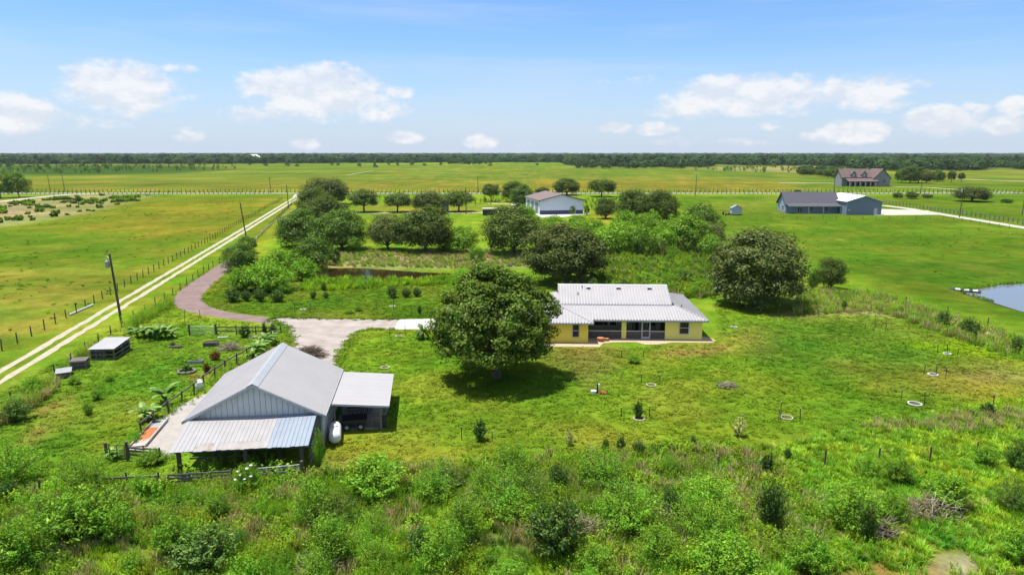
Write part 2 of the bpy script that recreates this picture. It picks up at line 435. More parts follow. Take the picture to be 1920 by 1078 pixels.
C_LAWN = np.array([.092, .158, .010]); C_GREEN = np.array([.056, .122, .010]); C_YEL = np.array([.150, .165, .013])
C_TAN = np.array([.185, .135, .034]); C_PAST = np.array([.084, .116, .009]); C_OLIVE = np.array([.112, .130, .016])
C_VIVID = np.array([.054, .099, .007]); C_FIELD = np.array([.090, .120, .014]); C_STRAW = np.array([.150, .122, .014])
C_WEED = np.array([.066, .130, .008]); C_DRY = np.array([.21, .165, .085]); C_FOREST = np.array([.022, .042, .013])
C_MARSH = np.array([.026, .060, .009]); C_LIME = np.array([.110, .215, .004]); C_SCRUB = np.array([.155, .150, .06])
C_MUD = np.array([.075, .05, .018])

POND = gp([(588, 512), (610, 503), (660, 501), (720, 504), (790, 509), (850, 511), (872, 514), (850, 520), (800, 525), (740, 526), (680, 526), (620, 524)])
POND_R = gp([(1806, 546), (1830, 541), (1880, 533), (1960, 528), (2060, 532), (2090, 560), (2040, 590), (1960, 588), (1915, 580), (1870, 566), (1830, 553)])
# patches that differ in growth: (polygon in ground metres, colour, softness, strength)
PATCH = [
    # pastures left of the track
    (gp([(-700, 760), (-700, 425), (0, 430), (285, 368), (560, 366), (437, 440), (0, 700)]), C_PAST, 5, 1),
    (gp([(-500, 560), (-400, 435), (0, 432), (230, 448), (330, 470), (300, 500), (120, 496), (0, 500)]), C_VIVID, 9, .85),
    (gp([(-200, 640), (-200, 510), (0, 502), (160, 500), (235, 505), (240, 535), (150, 580), (0, 640)]), C_OLIVE, 5, .75),
    (gp([(150, 430), (250, 385), (420, 376), (530, 372), (470, 410), (380, 440), (250, 445)]), C_STRAW, 12, .35),
    (gp([(-600, 425), (-600, 372), (0, 376), (110, 364), (285, 367), (160, 400), (0, 426)]), C_SCRUB, 4, .8),
    (gp([(-10, 410), (-10, 378), (70, 374), (60, 392), (30, 412)]), C_DRY, 5, .6),
    # fields beyond the county road
    (gp([(-1500, 359), (-1500, 309), (1600, 309), (3200, 325), (3200, 352), (1920, 352), (1400, 360)]), C_FIELD, 6, 1),
    (gp([(-1500, 359), (-1500, 340), (400, 338), (1000, 342), (1450, 345), (1500, 359)]), C_STRAW, 12, .42),
    (gp([(980, 356), (1000, 338), (1300, 336), (1480, 342), (1450, 358)]), C_STRAW, 10, .55),
    (gp([(-1500, 327), (-1500, 310), (330, 310), (460, 318), (330, 325), (180, 328)]), C_MARSH, 25, .9),
    (gp([(330, 327), (480, 312), (900, 308), (1400, 312), (1500, 328)]), C_VIVID * .9 + C_FIELD * .25, 30, .45),
    (gp([(1300, 318), (1420, 308), (1560, 312), (1480, 324)]), C_SCRUB, 20, .6),
    (gp([(1500, 352), (1560, 330), (1900, 335), (3000, 335), (3000, 362), (1700, 358)]), C_VIVID, 8, .7),
    # right hand pastures
    (gp([(1265, 420), (1270, 368), (2600, 368), (2600, 560), (1940, 620), (1700, 560), (1560, 500), (1350, 470)]), C_VIVID, 4, .9),
    (gp([(1340, 400), (1345, 378), (1470, 376), (1470, 400)]), C_FIELD, 8, .6),
    (gp([(1585, 498), (1650, 486), (1900, 492), (2300, 500), (2300, 530), (1900, 536), (1760, 530), (1640, 520)]), C_GREEN * .8, 5, .5),
    # lawn
    (gp([(640, 870), (625, 640), (660, 620), (1030, 650), (1330, 640), (1330, 580), (1500, 570), (1640, 575), (1920, 660), (2300, 740), (2300, 790), (1600, 800), (1280, 835), (800, 875)]), C_LAWN, 2.5, 1),
    (gp([(1385, 615), (1480, 590), (1700, 600), (1800, 660), (1650, 715), (1560, 712), (1470, 690), (1405, 655)]), C_GREEN, 3, .75),
    (gp([(1690, 640), (1790, 635), (1890, 665), (1880, 678), (1760, 660)]), C_LIME, 2, .7),
    (gp([(1560, 690), (1700, 675), (1920, 680), (2200, 700), (2200, 740), (1920, 750), (1650, 735)]), C_OLIVE, 3, .65),
    (gp([(1780, 700), (1860, 690), (1940, 700), (1930, 716), (1830, 716)]), C_SCRUB * .7, 2, .6),
    (gp([(1640, 805), (1700, 790), (1800, 770), (1830, 700), (1940, 710), (1960, 760), (1800, 800)]), C_YEL, 3, .5),
    (gp([(1360, 632), (1385, 608), (1440, 625), (1450, 660), (1420, 670), (1370, 650)]), C_TAN, 3, .45),
    (gp([(1060, 680), (1035, 655), (1090, 652), (1140, 655), (1130, 690), (1100, 720), (1050, 700)]), C_TAN, 2.5, .75),
    (gp([(1230, 660), (1250, 648), (1340, 645), (1350, 655), (1290, 668)]), C_TAN, 1.6, .8),
    (gp([(620, 880), (610, 800), (660, 800), (740, 835), (1000, 845), (960, 862), (760, 866)]), C_YEL, 2, .5),
    (gp([(610, 905), (615, 860), (660, 855), (690, 880), (660, 905)]), C_TAN, 1.2, .7),
    (gp([(1270, 860), (1275, 800), (1420, 800), (1420, 815)]), C_YEL, 2, .4),
    (gp([(1060, 845), (1070, 790), (1300, 800), (1290, 830)]), C_YEL, 2, .4),
    # paddock
    (gp([(-200, 900), (-60, 720), (170, 660), (300, 620), (530, 612), (560, 640), (390, 730), (300, 790), (240, 850), (310, 880), (200, 915)]), C_GREEN * .5 + C_LAWN * .5, 2, 1),
    (gp([(40, 850), (120, 810), (320, 790), (300, 850), (180, 900), (40, 920)]), C_VIVID, 2, .6),
    (gp([(85, 780), (100, 762), (155, 735), (150, 745), (110, 778)]), C_TAN, .8, .9),
    (gp([(30, 840), (60, 800), (75, 805), (45, 842)]), C_TAN, .8, .7),
    (gp([(160, 850), (180, 800), (280, 760), (290, 790), (250, 820)]), C_YEL, 1.5, .45),
    (gp([(370, 712), (375, 700), (395, 700), (390, 712)]), C_TAN, .6, .8),
    (gp([(350, 605), (330, 590), (420, 596), (520, 605), (520, 615), (360, 615)]), C_LAWN, 1.5, .8),
    # round the pond and behind the house
    (gp([(400, 590), (370, 566), (400, 525), (440, 520), (600, 525), (840, 527), (860, 560), (820, 598), (500, 596)]), C_VIVID, 2, .9),
    (gp([(620, 500), (640, 475), (900, 468), (1000, 475), (1000, 500), (880, 500), (760, 503)]), C_DRY, 3, .75),
    (gp([(735, 488), (745, 479), (880, 478), (980, 480), (930, 488)]), np.array([.26, .185, .145]), 2, .9),
    (gp([(1110, 545), (1120, 480), (1340, 470), (1360, 520), (1330, 560), (1200, 560)]), C_WEED, 3, .9),
    (gp([(1480, 590), (1500, 545), (1600, 550), (1760, 590), (1920, 640), (2000, 680), (1900, 660), (1700, 590)]), C_SCRUB, 2, .8),
    (gp([(660, 395), (670, 382), (870, 382), (1000, 380), (1000, 400), (860, 398)]), C_FIELD, 4, .7),
    (gp([(660, 398), (680, 388), (790, 386), (880, 392), (900, 400)]), C_STRAW, 4, .5),
    (gp([(1100, 420), (1110, 395), (1170, 392), (1160, 420)]), C_STRAW, 4, .6),
    # strips along the track
    (gp([(260, 600), (455, 440), (545, 378), (556, 382), (500, 440), (440, 500), (330, 590)]), C_PAST, 3, .8),
    (gp([(455, 480), (548, 385), (562, 388), (528, 430), (500, 462), (470, 490)]), C_YEL, 2, .75),
    # foreground thicket
    (gp([(-500, 1400), (-500, 900), (200, 915), (640, 880), (760, 870), (1000, 852), (1280, 832), (1600, 795), (2300, 730), (2300, 1400)]), C_WEED, 2, 1),
    (gp([(1560, 860), (1600, 800), (1920, 770), (2300, 790), (2300, 900), (1800, 920)]), C_LAWN * .9, 2.5, .7),
    (gp([(1420, 1080), (1500, 1000), (1700, 960), (2000, 950), (2200, 1200), (1600, 1300)]), C_OLIVE, 2, .8),
    (gp([(1740, 1075), (1745, 1040), (1800, 1028), (1830, 1050), (1810, 1080)]), np.array([.34, .28, .20]), .8, .85),
    (gp([(1430, 1100), (1460, 1060), (1600, 1070), (1900, 1068), (1950, 1110)]), C_TAN * .8, 1, .7),
    (gp([(1300, 935), (1380, 920), (1560, 930), (1700, 940), (1800, 930), (1860, 950), (1700, 985), (1500, 975), (1330, 980)]), C_DRY, 1.2, .6),
    (gp([(20, 960), (40, 930), (110, 935), (120, 965), (60, 985)]), C_TAN * .8, 1, .7),
    (gp([(830, 1000), (840, 945), (880, 950), (890, 985)]), C_YEL * 1.2, 1, .7),
    (gp([(970, 1010), (985, 980), (1010, 985), (1000, 1020)]), C_DRY, 1, .7),
    (gp([(1150, 1040), (1160, 1000), (1200, 1010), (1200, 1078), (1160, 1078)]), C_DRY, 1, .7),
    (gp([(1600, 848), (1620, 835), (1660, 838), (1660, 852)]), C_TAN * 1.1, .7, .8),
    (gp([(1890, 860), (1895, 790), (2000, 780), (2050, 850)]), C_DRY * .8, 1, .6),
    (gp([(200, 985), (230, 960), (330, 965), (300, 985)]), C_YEL, 1.2, .5),
]
def ground_color(x, y):
    x, y = np.asarray(x, float), np.asarray(y, float)
    wx = x + (fbm(x / 5, y / 5, 3) - .5) * 5; wy = y + (fbm(x / 5, y / 5, 8) - .5) * 5
    far = np.clip((y - 150) / 300, 0, 1); near = 1 - far
    col = np.ones(x.shape + (3,)) * C_LAWN
    for (P, c, w, k) in PATCH:
        a = np.array(P); sc = np.ptp(a[:, 0]) + np.ptp(a[:, 1])
        q = soft_poly(np.where(near > .5, wx, x), np.where(near > .5, wy, y), P, w) * k
        col = col * (1 - q[..., None]) + c * q[..., None]
    # natural patchiness: drier and lusher places
    n1 = fbm(x / 7, y / 7, 21); n2 = fbm(x / 2.4, y / 2.4, 33); n3 = fbm(x / 28, y / 28, 41); n4 = fbm(x / 120, y / 40, 51)
    dry = np.clip((n1 - .50) * 3.6, 0, .75)[..., None]; lush = np.clip((.47 - n1) * 3.2, 0, .6)[..., None]
    col = col * (1 - dry) + (col * np.array([1.6, 1.12, 1.7])) * dry
    col = col * (1 - lush) + (col * np.array([.62, .92, .9])) * lush
    col = col * (1 + (n2[..., None] - .5) * .5) * (1 + (n3[..., None] - .5) * .45)
    v = (n4[..., None] - .5) * np.array([1.3, .6, .4]) * far[..., None]
    col = col * (1 + v)
    # forest floor far out, mud at the waterline
    fr = np.clip((y - forest_front(x, y)) / 60, 0, 1)[..., None]
    col = col * (1 - fr) + C_FOREST * fr
    for P in (POND, POND_R):
        d = edge_dist(x, y, P); ins = in_poly(x, y, P)
        k = np.where(ins, 1, np.clip(1 - d / 1.2, 0, 1) * .6)[..., None]
        col = col * (1 - k) + C_MUD * k
    return np.clip(col, .004, .6)

FRONT = [(-1500, 309.5), (0, 309), (420, 308), (760, 306), (860, 305), (1050, 305.5), (1065, 311), (1190, 314), (1330, 313), (1345, 309), (1400, 311),
         (1550, 312), (1600, 318), (1680, 321), (1850, 320), (1862, 312), (1885, 316), (1960, 323), (2300, 325), (3500, 325)]
def forest_front(x, y):
    px = 960 + 1280 * x / np.maximum(y, 1.0) * (1 / cos(PITCH))
    f = np.interp(px, [p[0] for p in FRONT], [p[1] for p in FRONT])
    d1 = cos(PITCH) - (f - 539) / FPX * sin(PITCH); d2 = -sin(PITCH) - (f - 539) / FPX * cos(PITCH)
    return np.where(y > 300, -CAM_H / d2 * d1, 1e9)

# ------------------------------------------------------------------ ground sheet
def axis(lo, hi, step, far_lo, far_hi, g=1.055):
    a = list(np.arange(lo, hi + step / 2, step)); s = step
    while a[-1] < far_hi: s *= g; a.append(min(a[-1] + s, far_hi))
    s = step
    while a[0] > far_lo: s *= g; a.insert(0, max(a[0] - s, far_lo))
    return np.array(a)
FARX, FARY = 15000.0, 16000.0
xs = axis(-92, 92, 1.0, -FARX, FARX); ys = axis(24, 142, 1.0, -300, FARY)
GX, GY = np.meshgrid(xs, ys)
GZ = np.zeros_like(GX)
for P, depth in ((POND, 1.3), (POND_R, 1.3)):
    d = edge_dist(GX, GY, P); ins = in_poly(GX, GY, P)
    GZ = np.where(ins, -0.30 - np.clip(d / 4, 0, 1) * depth, GZ)
    GZ = np.where(~ins & (d < 2.2), np.minimum(GZ, -0.30 * (1 - d / 2.2)), GZ)
V = np.stack([GX, GY, GZ], -1).reshape(-1, 3)
ny, nx = GX.shape
ii = (np.arange(ny - 1)[:, None] * nx + np.arange(nx - 1)[None, :]).ravel()
Fq = np.stack([ii, ii + 1, ii + nx + 1, ii + nx], -1)
def ground_material():
    m, nt, N, L = nodes('ground')
    o = N.new('ShaderNodeOutputMaterial'); b = N.new('ShaderNodeBsdfPrincipled'); L.new(b.outputs[0], o.inputs[0])
    b.inputs['Roughness'].default_value = .95; b.inputs['Specular IOR Level'].default_value = 0.0
    at = N.new('ShaderNodeAttribute'); at.attribute_name = 'turf'
    f1 = tex_noise(N, L, 2.2, 6, .7, 'World'); f2 = tex_noise(N, L, .35, 4, .6, 'World'); f3 = tex_noise(N, L, .02, 5, .6, 'World', (1, 3, 1))
    def mul(a, fac, lo, hi):
        mr = N.new('ShaderNodeMapRange'); L.new(fac, mr.inputs[0]); mr.inputs[1].default_value = .28; mr.inputs[2].default_value = .72
        mr.inputs[3].default_value = lo; mr.inputs[4].default_value = hi
        hs = N.new('ShaderNodeHueSaturation'); L.new(mr.outputs[0], hs.inputs['Value']); L.new(a, hs.inputs['Color']); return hs.outputs[0]
    c = mul(mul(mul(at.outputs['Color'], f1, .70, 1.28), f2, .74, 1.26), f3, .80, 1.20)
    hs = N.new('ShaderNodeHueSaturation'); mr = N.new('ShaderNodeMapRange'); f4 = tex_noise(N, L, .8, 5, .7, 'World')
    L.new(f4, mr.inputs[0]); mr.inputs[1].default_value = .3; mr.inputs[2].default_value = .7; mr.inputs[3].default_value = .478; mr.inputs[4].default_value = .52
    L.new(mr.outputs[0], hs.inputs['Hue']); L.new(c, hs.inputs['Color'])
    L.new(hs.outputs[0], b.inputs['Base Color'])
    bp = N.new('ShaderNodeBump'); bp.inputs['Strength'].default_value = .5; bp.inputs['Distance'].default_value = .12
    L.new(f1, bp.inputs['Height']); L.new(bp.outputs[0], b.inputs['Normal'])
    MATS['ground'] = m
ground_material()
gme = np_mesh('ground', V, Fq, 'ground')
ca = gme.color_attributes.new('turf', 'FLOAT_COLOR', 'POINT')
gc = ground_color(GX.ravel(), GY.ravel())
ca.data.foreach_set('color', np.concatenate([gc, np.ones((len(gc), 1))], 1).astype(np.float32).ravel())
tag(link('ground', gme), kind='structure')

def flat_poly(name, pts, z, m, jitter=0.0, kind='structure', step=1.2):
    """a sheet lying on the ground, its outline finely uneven"""
    P = []
    for i in range(len(pts)):
        a, b = pts[i], pts[(i + 1) % len(pts)]; n = max(1, int(math.hypot(b[0] - a[0], b[1] - a[1]) / step))
        P += [(a[0] + (b[0] - a[0]) * k / n, a[1] + (b[1] - a[1]) * k / n) for k in range(n)]
    rr = random.Random(len(P))
    P = [(p[0] + rr.uniform(-1, 1) * jitter, p[1] + rr.uniform(-1, 1) * jitter) for p in P]
    mb = MB(); mb.v = [(p[0], p[1], z) for p in P]; mb.f = [tuple(range(len(P)))]
    # keep the face pointing up
    ar = sum(P[i][0] * P[(i + 1) % len(P)][1] - P[(i + 1) % len(P)][0] * P[i][1] for i in range(len(P)))
    if ar < 0: mb.f = [tuple(reversed(mb.f[0]))]
    o = mb.build(name, m); return tag(o, kind=kind)

def catmull(pts, n=10):
    out = []; p = [pts[0]] + list(pts) + [pts[-1]]
    for i in range(1, len(p) - 2):
        for k in range(n):
            t = k / n; q = []
            for c in range(2):
                a, b, d, e = p[i - 1][c], p[i][c], p[i + 1][c], p[i + 2][c]
                q.append(.5 * (2 * b + (d - a) * t + (2 * a - 5 * b + 4 * d - e) * t * t + (-a + 3 * b - 3 * d + e) * t ** 3))
            out.append(tuple(q))
    out.append(pts[-1]); return out

def strip(name, pts, width, z, m, jit=0.0, seed=1):
    """a road or rut along a line"""
    rr = random.Random(seed); mb = MB(); n = len(pts)
    for i, p in enumerate(pts):
        a, b = pts[max(i - 1, 0)], pts[min(i + 1, n - 1)]; dx, dy = b[0] - a[0], b[1] - a[1]; l = math.hypot(dx, dy) or 1
        w = width(i / (n - 1)) if callable(width) else width
        for s in (-1, 1):
            ww = w / 2 + rr.uniform(-jit, jit)
            mb.v.append((p[0] - dy / l * ww * s * -1, p[1] + dx / l * ww * s * -1, z))
    mb.f = [(2 * i, 2 * i + 1, 2 * i + 3, 2 * i + 2) for i in range(n - 1)]
    mb.f = [tuple(reversed(f)) for f in mb.f]
    return tag(mb.build(name, m), kind='structure')

def resample(pts, step):
    out = [pts[0]]; acc = 0
    for a, b in zip(pts, pts[1:]):
        l = math.hypot(b[0] - a[0], b[1] - a[1]); t = step - acc
        while t <= l:
            out.append((a[0] + (b[0] - a[0]) * t / l, a[1] + (b[1] - a[1]) * t / l)); t += step
        acc = (acc + l) % step
    return out

# --- sand track: two bare wheel ruts
rut_l = gp([(-420, 962), (0, 697), (267, 540), (437, 440), (550, 371.5), (556, 367.6)])
rut_r = gp([(-420, 1000), (0, 717), (288, 540), (449.5, 440), (558, 372), (566, 367.6)])
for r_ in (rut_l, rut_r):
    strip('wheel_rut', resample(r_, 1.5), lambda t: .72 + .6 * t, .012, 'sand', .13, 3)
flat_poly('track_mouth', gp([(548, 369), (553, 364.8), (572, 364.8), (570, 369), (560, 372)]), .03, 'sand_white', .3)
# --- county road
road_y = spot(960, 363.0)[1]
strip('county_road', [(x, road_y + (4 if x > 0 else 0) * abs(x) / 300) for x in range(-900, 1200, 30)], 7.0, .03, 'asphalt', .1)
strip('road_verge', [(x, road_y + 6.0 + (4 if x > 0 else 0) * abs(x) / 300) for x in range(-900, 1200, 12)], 3.4, .02, 'verge', 1.0, 5)
# --- reddish drive and gravel apron
drive = catmull(gp([(436, 489), (418, 502), (398, 517), (374, 535), (356, 552), (352, 564), (364, 576), (388, 584), (424, 591), (470, 597), (522, 603)]), 8)
strip('red_drive', drive, lambda t: 2.9 + 1.2 * math.sin(pi * min(1, t * 1.3)), .012, 'red_drive', .12)
strip('drive_upper', resample(gp([(436, 489), (452, 473), (500, 425), (545, 396), (562, 388)]), 2), .6, .008, 'verge', .2, 9)
flat_poly('gravel_apron', gp([(505, 599), (530, 595), (620, 597), (690, 598), (746, 599), (741, 617), (690, 617), (668, 624), (652, 643), (636, 664), (634, 692), (560, 720), (500, 690), (548, 650), (545, 625), (536, 612)]), .016, 'apron', .32, step=.55)
flat_poly('concrete_drive', gp([(748, 599), (850, 597), (850, 617), (738, 617.5)]), .02, 'pale_concrete', 0)
flat_poly('barn_pad', gp([(420, 728), (372, 742), (340, 758), (300, 786), (262, 820), (240, 843), (318, 856), (372, 800), (430, 745)]), .02, 'concrete', .12)
flat_poly('carport_pad', gp([(628, 805), (718, 805), (731, 742), (648, 742)]), .02, 'concrete', .1)
flat_poly('house_walk', gp([(1010, 650), (1060, 650), (1123, 651), (1131, 644), (1151, 641.8), (1192, 641.8), (1209, 646), (1233, 646), (1261, 642.4), (1338, 642.4), (1343, 639), (1333, 634.5), (1322, 632), (1310, 630), (1110, 630), (1100, 636), (1010, 636)]), .03, 'walk', .05, step=.5)
# --- far drives
strip('white_drive', resample(gp([(2150, 462), (1920, 427), (1800, 407.5), (1700, 391), (1652, 385)]), 3), 4.2, .02, 'sand_white', .12)
flat_poly('white_apron', gp([(1640, 404), (1652, 392), (1740, 395), (1760, 403)]), .024, 'sand_white', .2)
strip('oak_lane', resample(gp([(640, 400.5), (760, 399.8), (870, 399.5), (935, 398), (975, 388), (960, 383), (905, 382)]), 3), 2.6, .02, 'sand_white', .15)
flat_poly('white_barn_pad', gp([(1003, 401), (1015, 408), (1060, 407), (1105, 401), (1092, 397)]), .022, 'pale_concrete', .2)
strip('farm_lane', resample(gp([(1460, 343.2), (1560, 343.6), (1583, 345)]), 4), 4.5, .02, 'sand_white', .3)
strip('farm_lane', resample(gp([(1673, 350), (1740, 352), (1800, 356), (1925, 362), (2300, 378)]), 4), 3.5, .02, 'sand_white', .3)
strip('far_lane', resample(gp([(1780, 335.5), (1850, 338), (2000, 342)]), 8), 6, .02, 'sand_white', .5)
strip('far_lane', resample(gp([(300, 329.5), (480, 329.2), (650, 328.6), (700, 320), (905, 327)]), 10), 3, .02, 'verge', .8)
strip('side_lane', resample(gp([(-300, 398), (0, 378.5), (60, 371.5), (130, 364.8), (200, 362.5)]), 3), 4.2, .035, 'sand_white', .3)

# --- water
def water(name, P, z, deep, rough):
    m, nt, N, L = nodes(name + '_water')
    o = N.new('ShaderNodeOutputMaterial'); b = N.new('ShaderNodeBsdfPrincipled'); L.new(b.outputs[0], o.inputs[0])
    b.inputs['Base Color'].default_value = (*deep, 1); b.inputs['Roughness'].default_value = rough; b.inputs['IOR'].default_value = 1.33
    b.inputs['Specular IOR Level'].default_value = .5
    f = tex_noise(N, L, 1.6, 4, .6, 'World', (1, 2, 1)); bp = N.new('ShaderNodeBump'); bp.inputs['Strength'].default_value = .12; bp.inputs['Distance'].default_value = .02
    L.new(f, bp.inputs['Height']); L.new(bp.outputs[0], b.inputs['Normal'])
    c = np.mean(np.array(P), 0); Q = [tuple(c + (np.array(p) - c) * 1.04) for p in P]
    mb = MB(); mb.v = [(p[0], p[1], z) for p in Q]; mb.f = [tuple(range(len(Q)))]
    ar = sum(Q[i][0] * Q[(i + 1) % len(Q)][1] - Q[(i + 1) % len(Q)][0] * Q[i][1] for i in range(len(Q)))
    if ar < 0: mb.f = [tuple(reversed(mb.f[0]))]
    MATS[name] = m
    return tag(mb.build(name, m), kind='structure')
water('dark_pond', POND, -.20, (.020, .012, .004), .06)
water('pale_pond', POND_R, -.20, (.12, .13, .14), .08)

# ================================================================== BUILDINGS
def window(parent, name, xc, w, z0, z1, y, frame='trim_light', face=-1, split=True, axis_='x'):
    """window in a wall facing -y (or +x): frame proud of the wall, dark pane, meeting rail"""
    t = .09
    def bx(mb, u0, u1, d0, d1, za, zb):
        if axis_ == 'x': mb.box(u0, u1, y + d0 * face, y + d1 * face, za, zb) if face > 0 else mb.box(u0, u1, y - d1, y - d0, za, zb)
        else: mb.box(y + d0, y + d1, u0, u1, za, zb) if face > 0 else mb.box(y - d1, y - d0, u0, u1, za, zb)
    f = MB()
    bx(f, xc - w / 2 - t, xc + w / 2 + t, .004, .07, z0 - t, z0); bx(f, xc - w / 2 - t, xc + w / 2 + t, .004, .07, z1, z1 + t)
    bx(f, xc - w / 2 - t, xc - w / 2, .004, .066, z0, z1); bx(f, xc + w / 2, xc + w / 2 + t, .004, .066, z0, z1)
    if split: bx(f, xc - w / 2, xc + w / 2, .004, .06, (z0 + z1) / 2 - .04, (z0 + z1) / 2 + .04)
    p = MB(); bx(p, xc - w / 2, xc + w / 2, .004, .03, z0, z1)
    o = p.build(name, 'window_dark', parent); f.build('frame', frame, o)
    return o

# ------------------------------------------------------------------ yellow house
def yellow_house():
    h = thing('yellow_house', 'low yellow stucco house with ribbed light metal roof and screened porch', 'house', (13.0, 78.75, 0), R(-2.2))
    E, S = 2.5, 1.06 / 3.4            # eave level, slope of the lower roof
    X0, X1, Y1, IN = -10.6, 10.3, 14.8, 3.4
    B = E + IN * S
    WX0, WX1, WY0, WY1 = -21.6, -3.4, -1.75, 10.0
    # walls
    w = MB(); oh = .6; t = .2
    w.box(5.3, X1 - oh, oh, oh + t, 0, E - .02); 
    w.build('wall', 'yellow_pale', h)
    w = MB(); w.box(X1 - oh - t, X1 - oh - .003, oh + t, Y1 - oh - t, 0, E - .02); w.build('side_wall', 'yellow_pale', h)
    w = MB(); w.box(-8, X1 - oh, Y1 - oh - t, Y1 - oh, 0, E - .02); w.build('rear_wall', 'yellow_pale', h)
    w = MB(); w.box(WX0 + oh, WX1 - oh, WY0 + oh, WY0 + oh + t, 0, E - .02); w.build('wing_wall', 'yellow_stucco', h)
    w = MB(); w.box(WX1 - oh - t, WX1 - oh - .003, WY0 + oh + t, 3.6, 0, E - .02); w.build('wing_side_wall', 'yellow_stucco', h)
    w = MB(); w.box(WX0 + oh, WX0 + oh + t, WY0 + oh + t, WY1 - oh, 0, E - .02); w.build('garage_side_wall', 'yellow_stucco', h)
    w = MB(); w.box(WX0 + oh + t, -8, WY1 - oh - t, WY1 - oh, 0, E - .02); w.build('garage_rear_wall', 'yellow_stucco', h)
    # garage door on the left side
    g = MB(); g.box(WX0 + oh - .06, WX0 + oh - .004, 1.5, 6.3, 0, 2.15); g.build('garage_door', 'white_paint', h)
    # porch
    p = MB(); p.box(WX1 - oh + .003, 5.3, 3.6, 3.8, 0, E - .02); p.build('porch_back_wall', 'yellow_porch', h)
    p = MB(); p.box(WX1 - oh + .003, 5.3, oh, 3.6, .03, .08); p.build('porch_floor', 'concrete', h)
    p = MB(); p.box(.12, .68, oh - .06, oh + .4, .08, E - .02); p.build('porch_column', 'yellow_pale', h)
    p = MB(); p.box(WX1 - oh + .01, 5.29, oh - .02, oh + .2, E - .2, E - .02); p.build('porch_beam', 'yellow_pale', h)
    for (a, b) in ((WX1 - oh + .02, .12), (.68, 2.45), (3.6, 5.3)):
        k = MB(); k.box(a, b, oh + .06, oh + .1, .08, .92); k.build('screen_panel', 'kneewall', h)
        k = MB(); k.box(a, b, oh + .02, oh + .10, .94, 1.04); k.build('screen_rail', 'white_paint', h)
    for x in (-2.1, 1.6, 4.4):
        k = MB(); k.box(x - .03, x + .03, oh + .03, oh + .09, 1.04, E - .2); k.build('screen_post', 'kneewall', h)
    d = MB(); x0, x1 = 2.5, 3.55
    d.box(x0, x0 + .12, oh - .01, oh + .05, .08, 2.2); d.box(x1 - .12, x1, oh - .01, oh + .05, .08, 2.2)
    d.box(x0 + .12, x1 - .12, oh - .008, oh + .045, 2.08, 2.2); d.box(x0 + .12, x1 - .12, oh - .008, oh + .045, .08, .3); d.box(x0 + .12, x1 - .12, oh - .008, oh + .045, 1.0, 1.1)
    do = d.build('screen_door', 'white_paint', h)
    MB().box(x0 + .13, x1 - .13, oh + .01, oh + .02, .3, 1.0).build('lower_screen', 'kneewall', do)
    for (x, ww, a, b) in ((-2.2, 1.9, .95, 2.05), (-.6, .8, .95, 2.1), (.9, .6, .3, 2.1), (2.2, .8, .3, 2.1), (4.2, .9, .9, 2.1)):
        window(h, 'porch_window', x, ww, a, b, 3.6, 'trim_light', -1, False)
    window(h, 'window', 7.55, 1.0, .78, 2.14, oh, 'trim_light')
    window(h, 'window', -5.45, .68, .72, 2.2, WY0 + oh, 'trim_light')
    # lower hip roof and the raised gable on it
    def hip(x0, x1, y0, y1, e, rise_in, s, top_open=True):
        i = rise_in; z = e + i * s
        a = [(x0, y0, e), (x1, y0, e), (x1, y1, e), (x0, y1, e)]; b = [(x0 + i, y0 + i, z), (x1 - i, y0 + i, z), (x1 - i, y1 - i, z), (x0 + i, y1 - i, z)]
        return a, b
    a, b = hip(X0, X1, 0, Y1, E, IN, S)
    nm = ('roof_front', 'roof_right', 'roof_rear', 'roof_left')
    for k in range(4):
        q = [a[k], a[(k + 1) % 4], b[(k + 1) % 4], b[k]]
        MB().slab(q, .1).build(nm[k], 'roof_house', h)
    gx0, gx1, gy0, gy1, gz0, gz1 = X0 + IN - .15, X1 - IN - .35, IN - .05, Y1 - IN + .05, B + .08, 5.35
    ym = (gy0 + gy1) / 2
    MB().slab([(gx0, gy0, gz0), (gx1, gy0, gz0), (gx1, ym, gz1), (gx0, ym, gz1)], .12).build('upper_roof_front', 'roof_house', h)
    MB().slab([(gx0, ym, gz1), (gx1, ym, gz1), (gx1, gy1, gz0), (gx0, gy1, gz0)], .12).build('upper_roof_rear', 'roof_house', h)
    for x in (gx0 + .25, gx1 - .3):
        m_ = MB(); m_.v = [(x, gy0 + .2, B - .1), (x, gy1 - .2, B - .1), (x, ym, gz1 - .2)]; m_.f = [(0, 1, 2)]; 
        MB().prism([(0, 0)], 0, 0) if False else None
        g_ = MB(); g_.v = [(x + s_, y_, z_) for s_ in (0, .08) for (y_, z_) in ((gy0 + .3, B), (gy1 - .3, B), (ym, gz1 - .25))]
        g_.f = [(0, 2, 1), (3, 4, 5), (0, 1, 4, 3), (1, 2, 5, 4), (2, 0, 3, 5)]
        g_.build('gable_wall', 'trim_light', h)
    MB().box(gx0, gx1, gy0 - .06, gy0 - .003, gz0 - .16, gz0 + .02).build('break_flashing', 'trim_light', h)
    c = MB(); c.slab([(gx0 - .02, ym - .22, gz1 - .06), (gx1 + .02, ym - .22, gz1 - .06), (gx1 + .02, ym, gz1 + .06), (gx0 - .02, ym, gz1 + .06)], .03)
    c.slab([(gx0 - .02, ym + .002, gz1 + .06), (gx1 + .02, ym + .002, gz1 + .06), (gx1 + .02, ym + .22, gz1 - .06), (gx0 - .02, ym + .22, gz1 - .06)], .03)
    c.build('ridge_cap', 'trim_light', h)
    # wing hip roof
    wi = (WY1 - WY0) / 2; wz = E + wi * S
    r = [(WX0 + wi, WY0 + wi, wz), (WX1 - wi, WY0 + wi, wz)]
    ca_ = [(WX0, WY0, E), (WX1, WY0, E), (WX1, WY1, E), (WX0, WY1, E)]
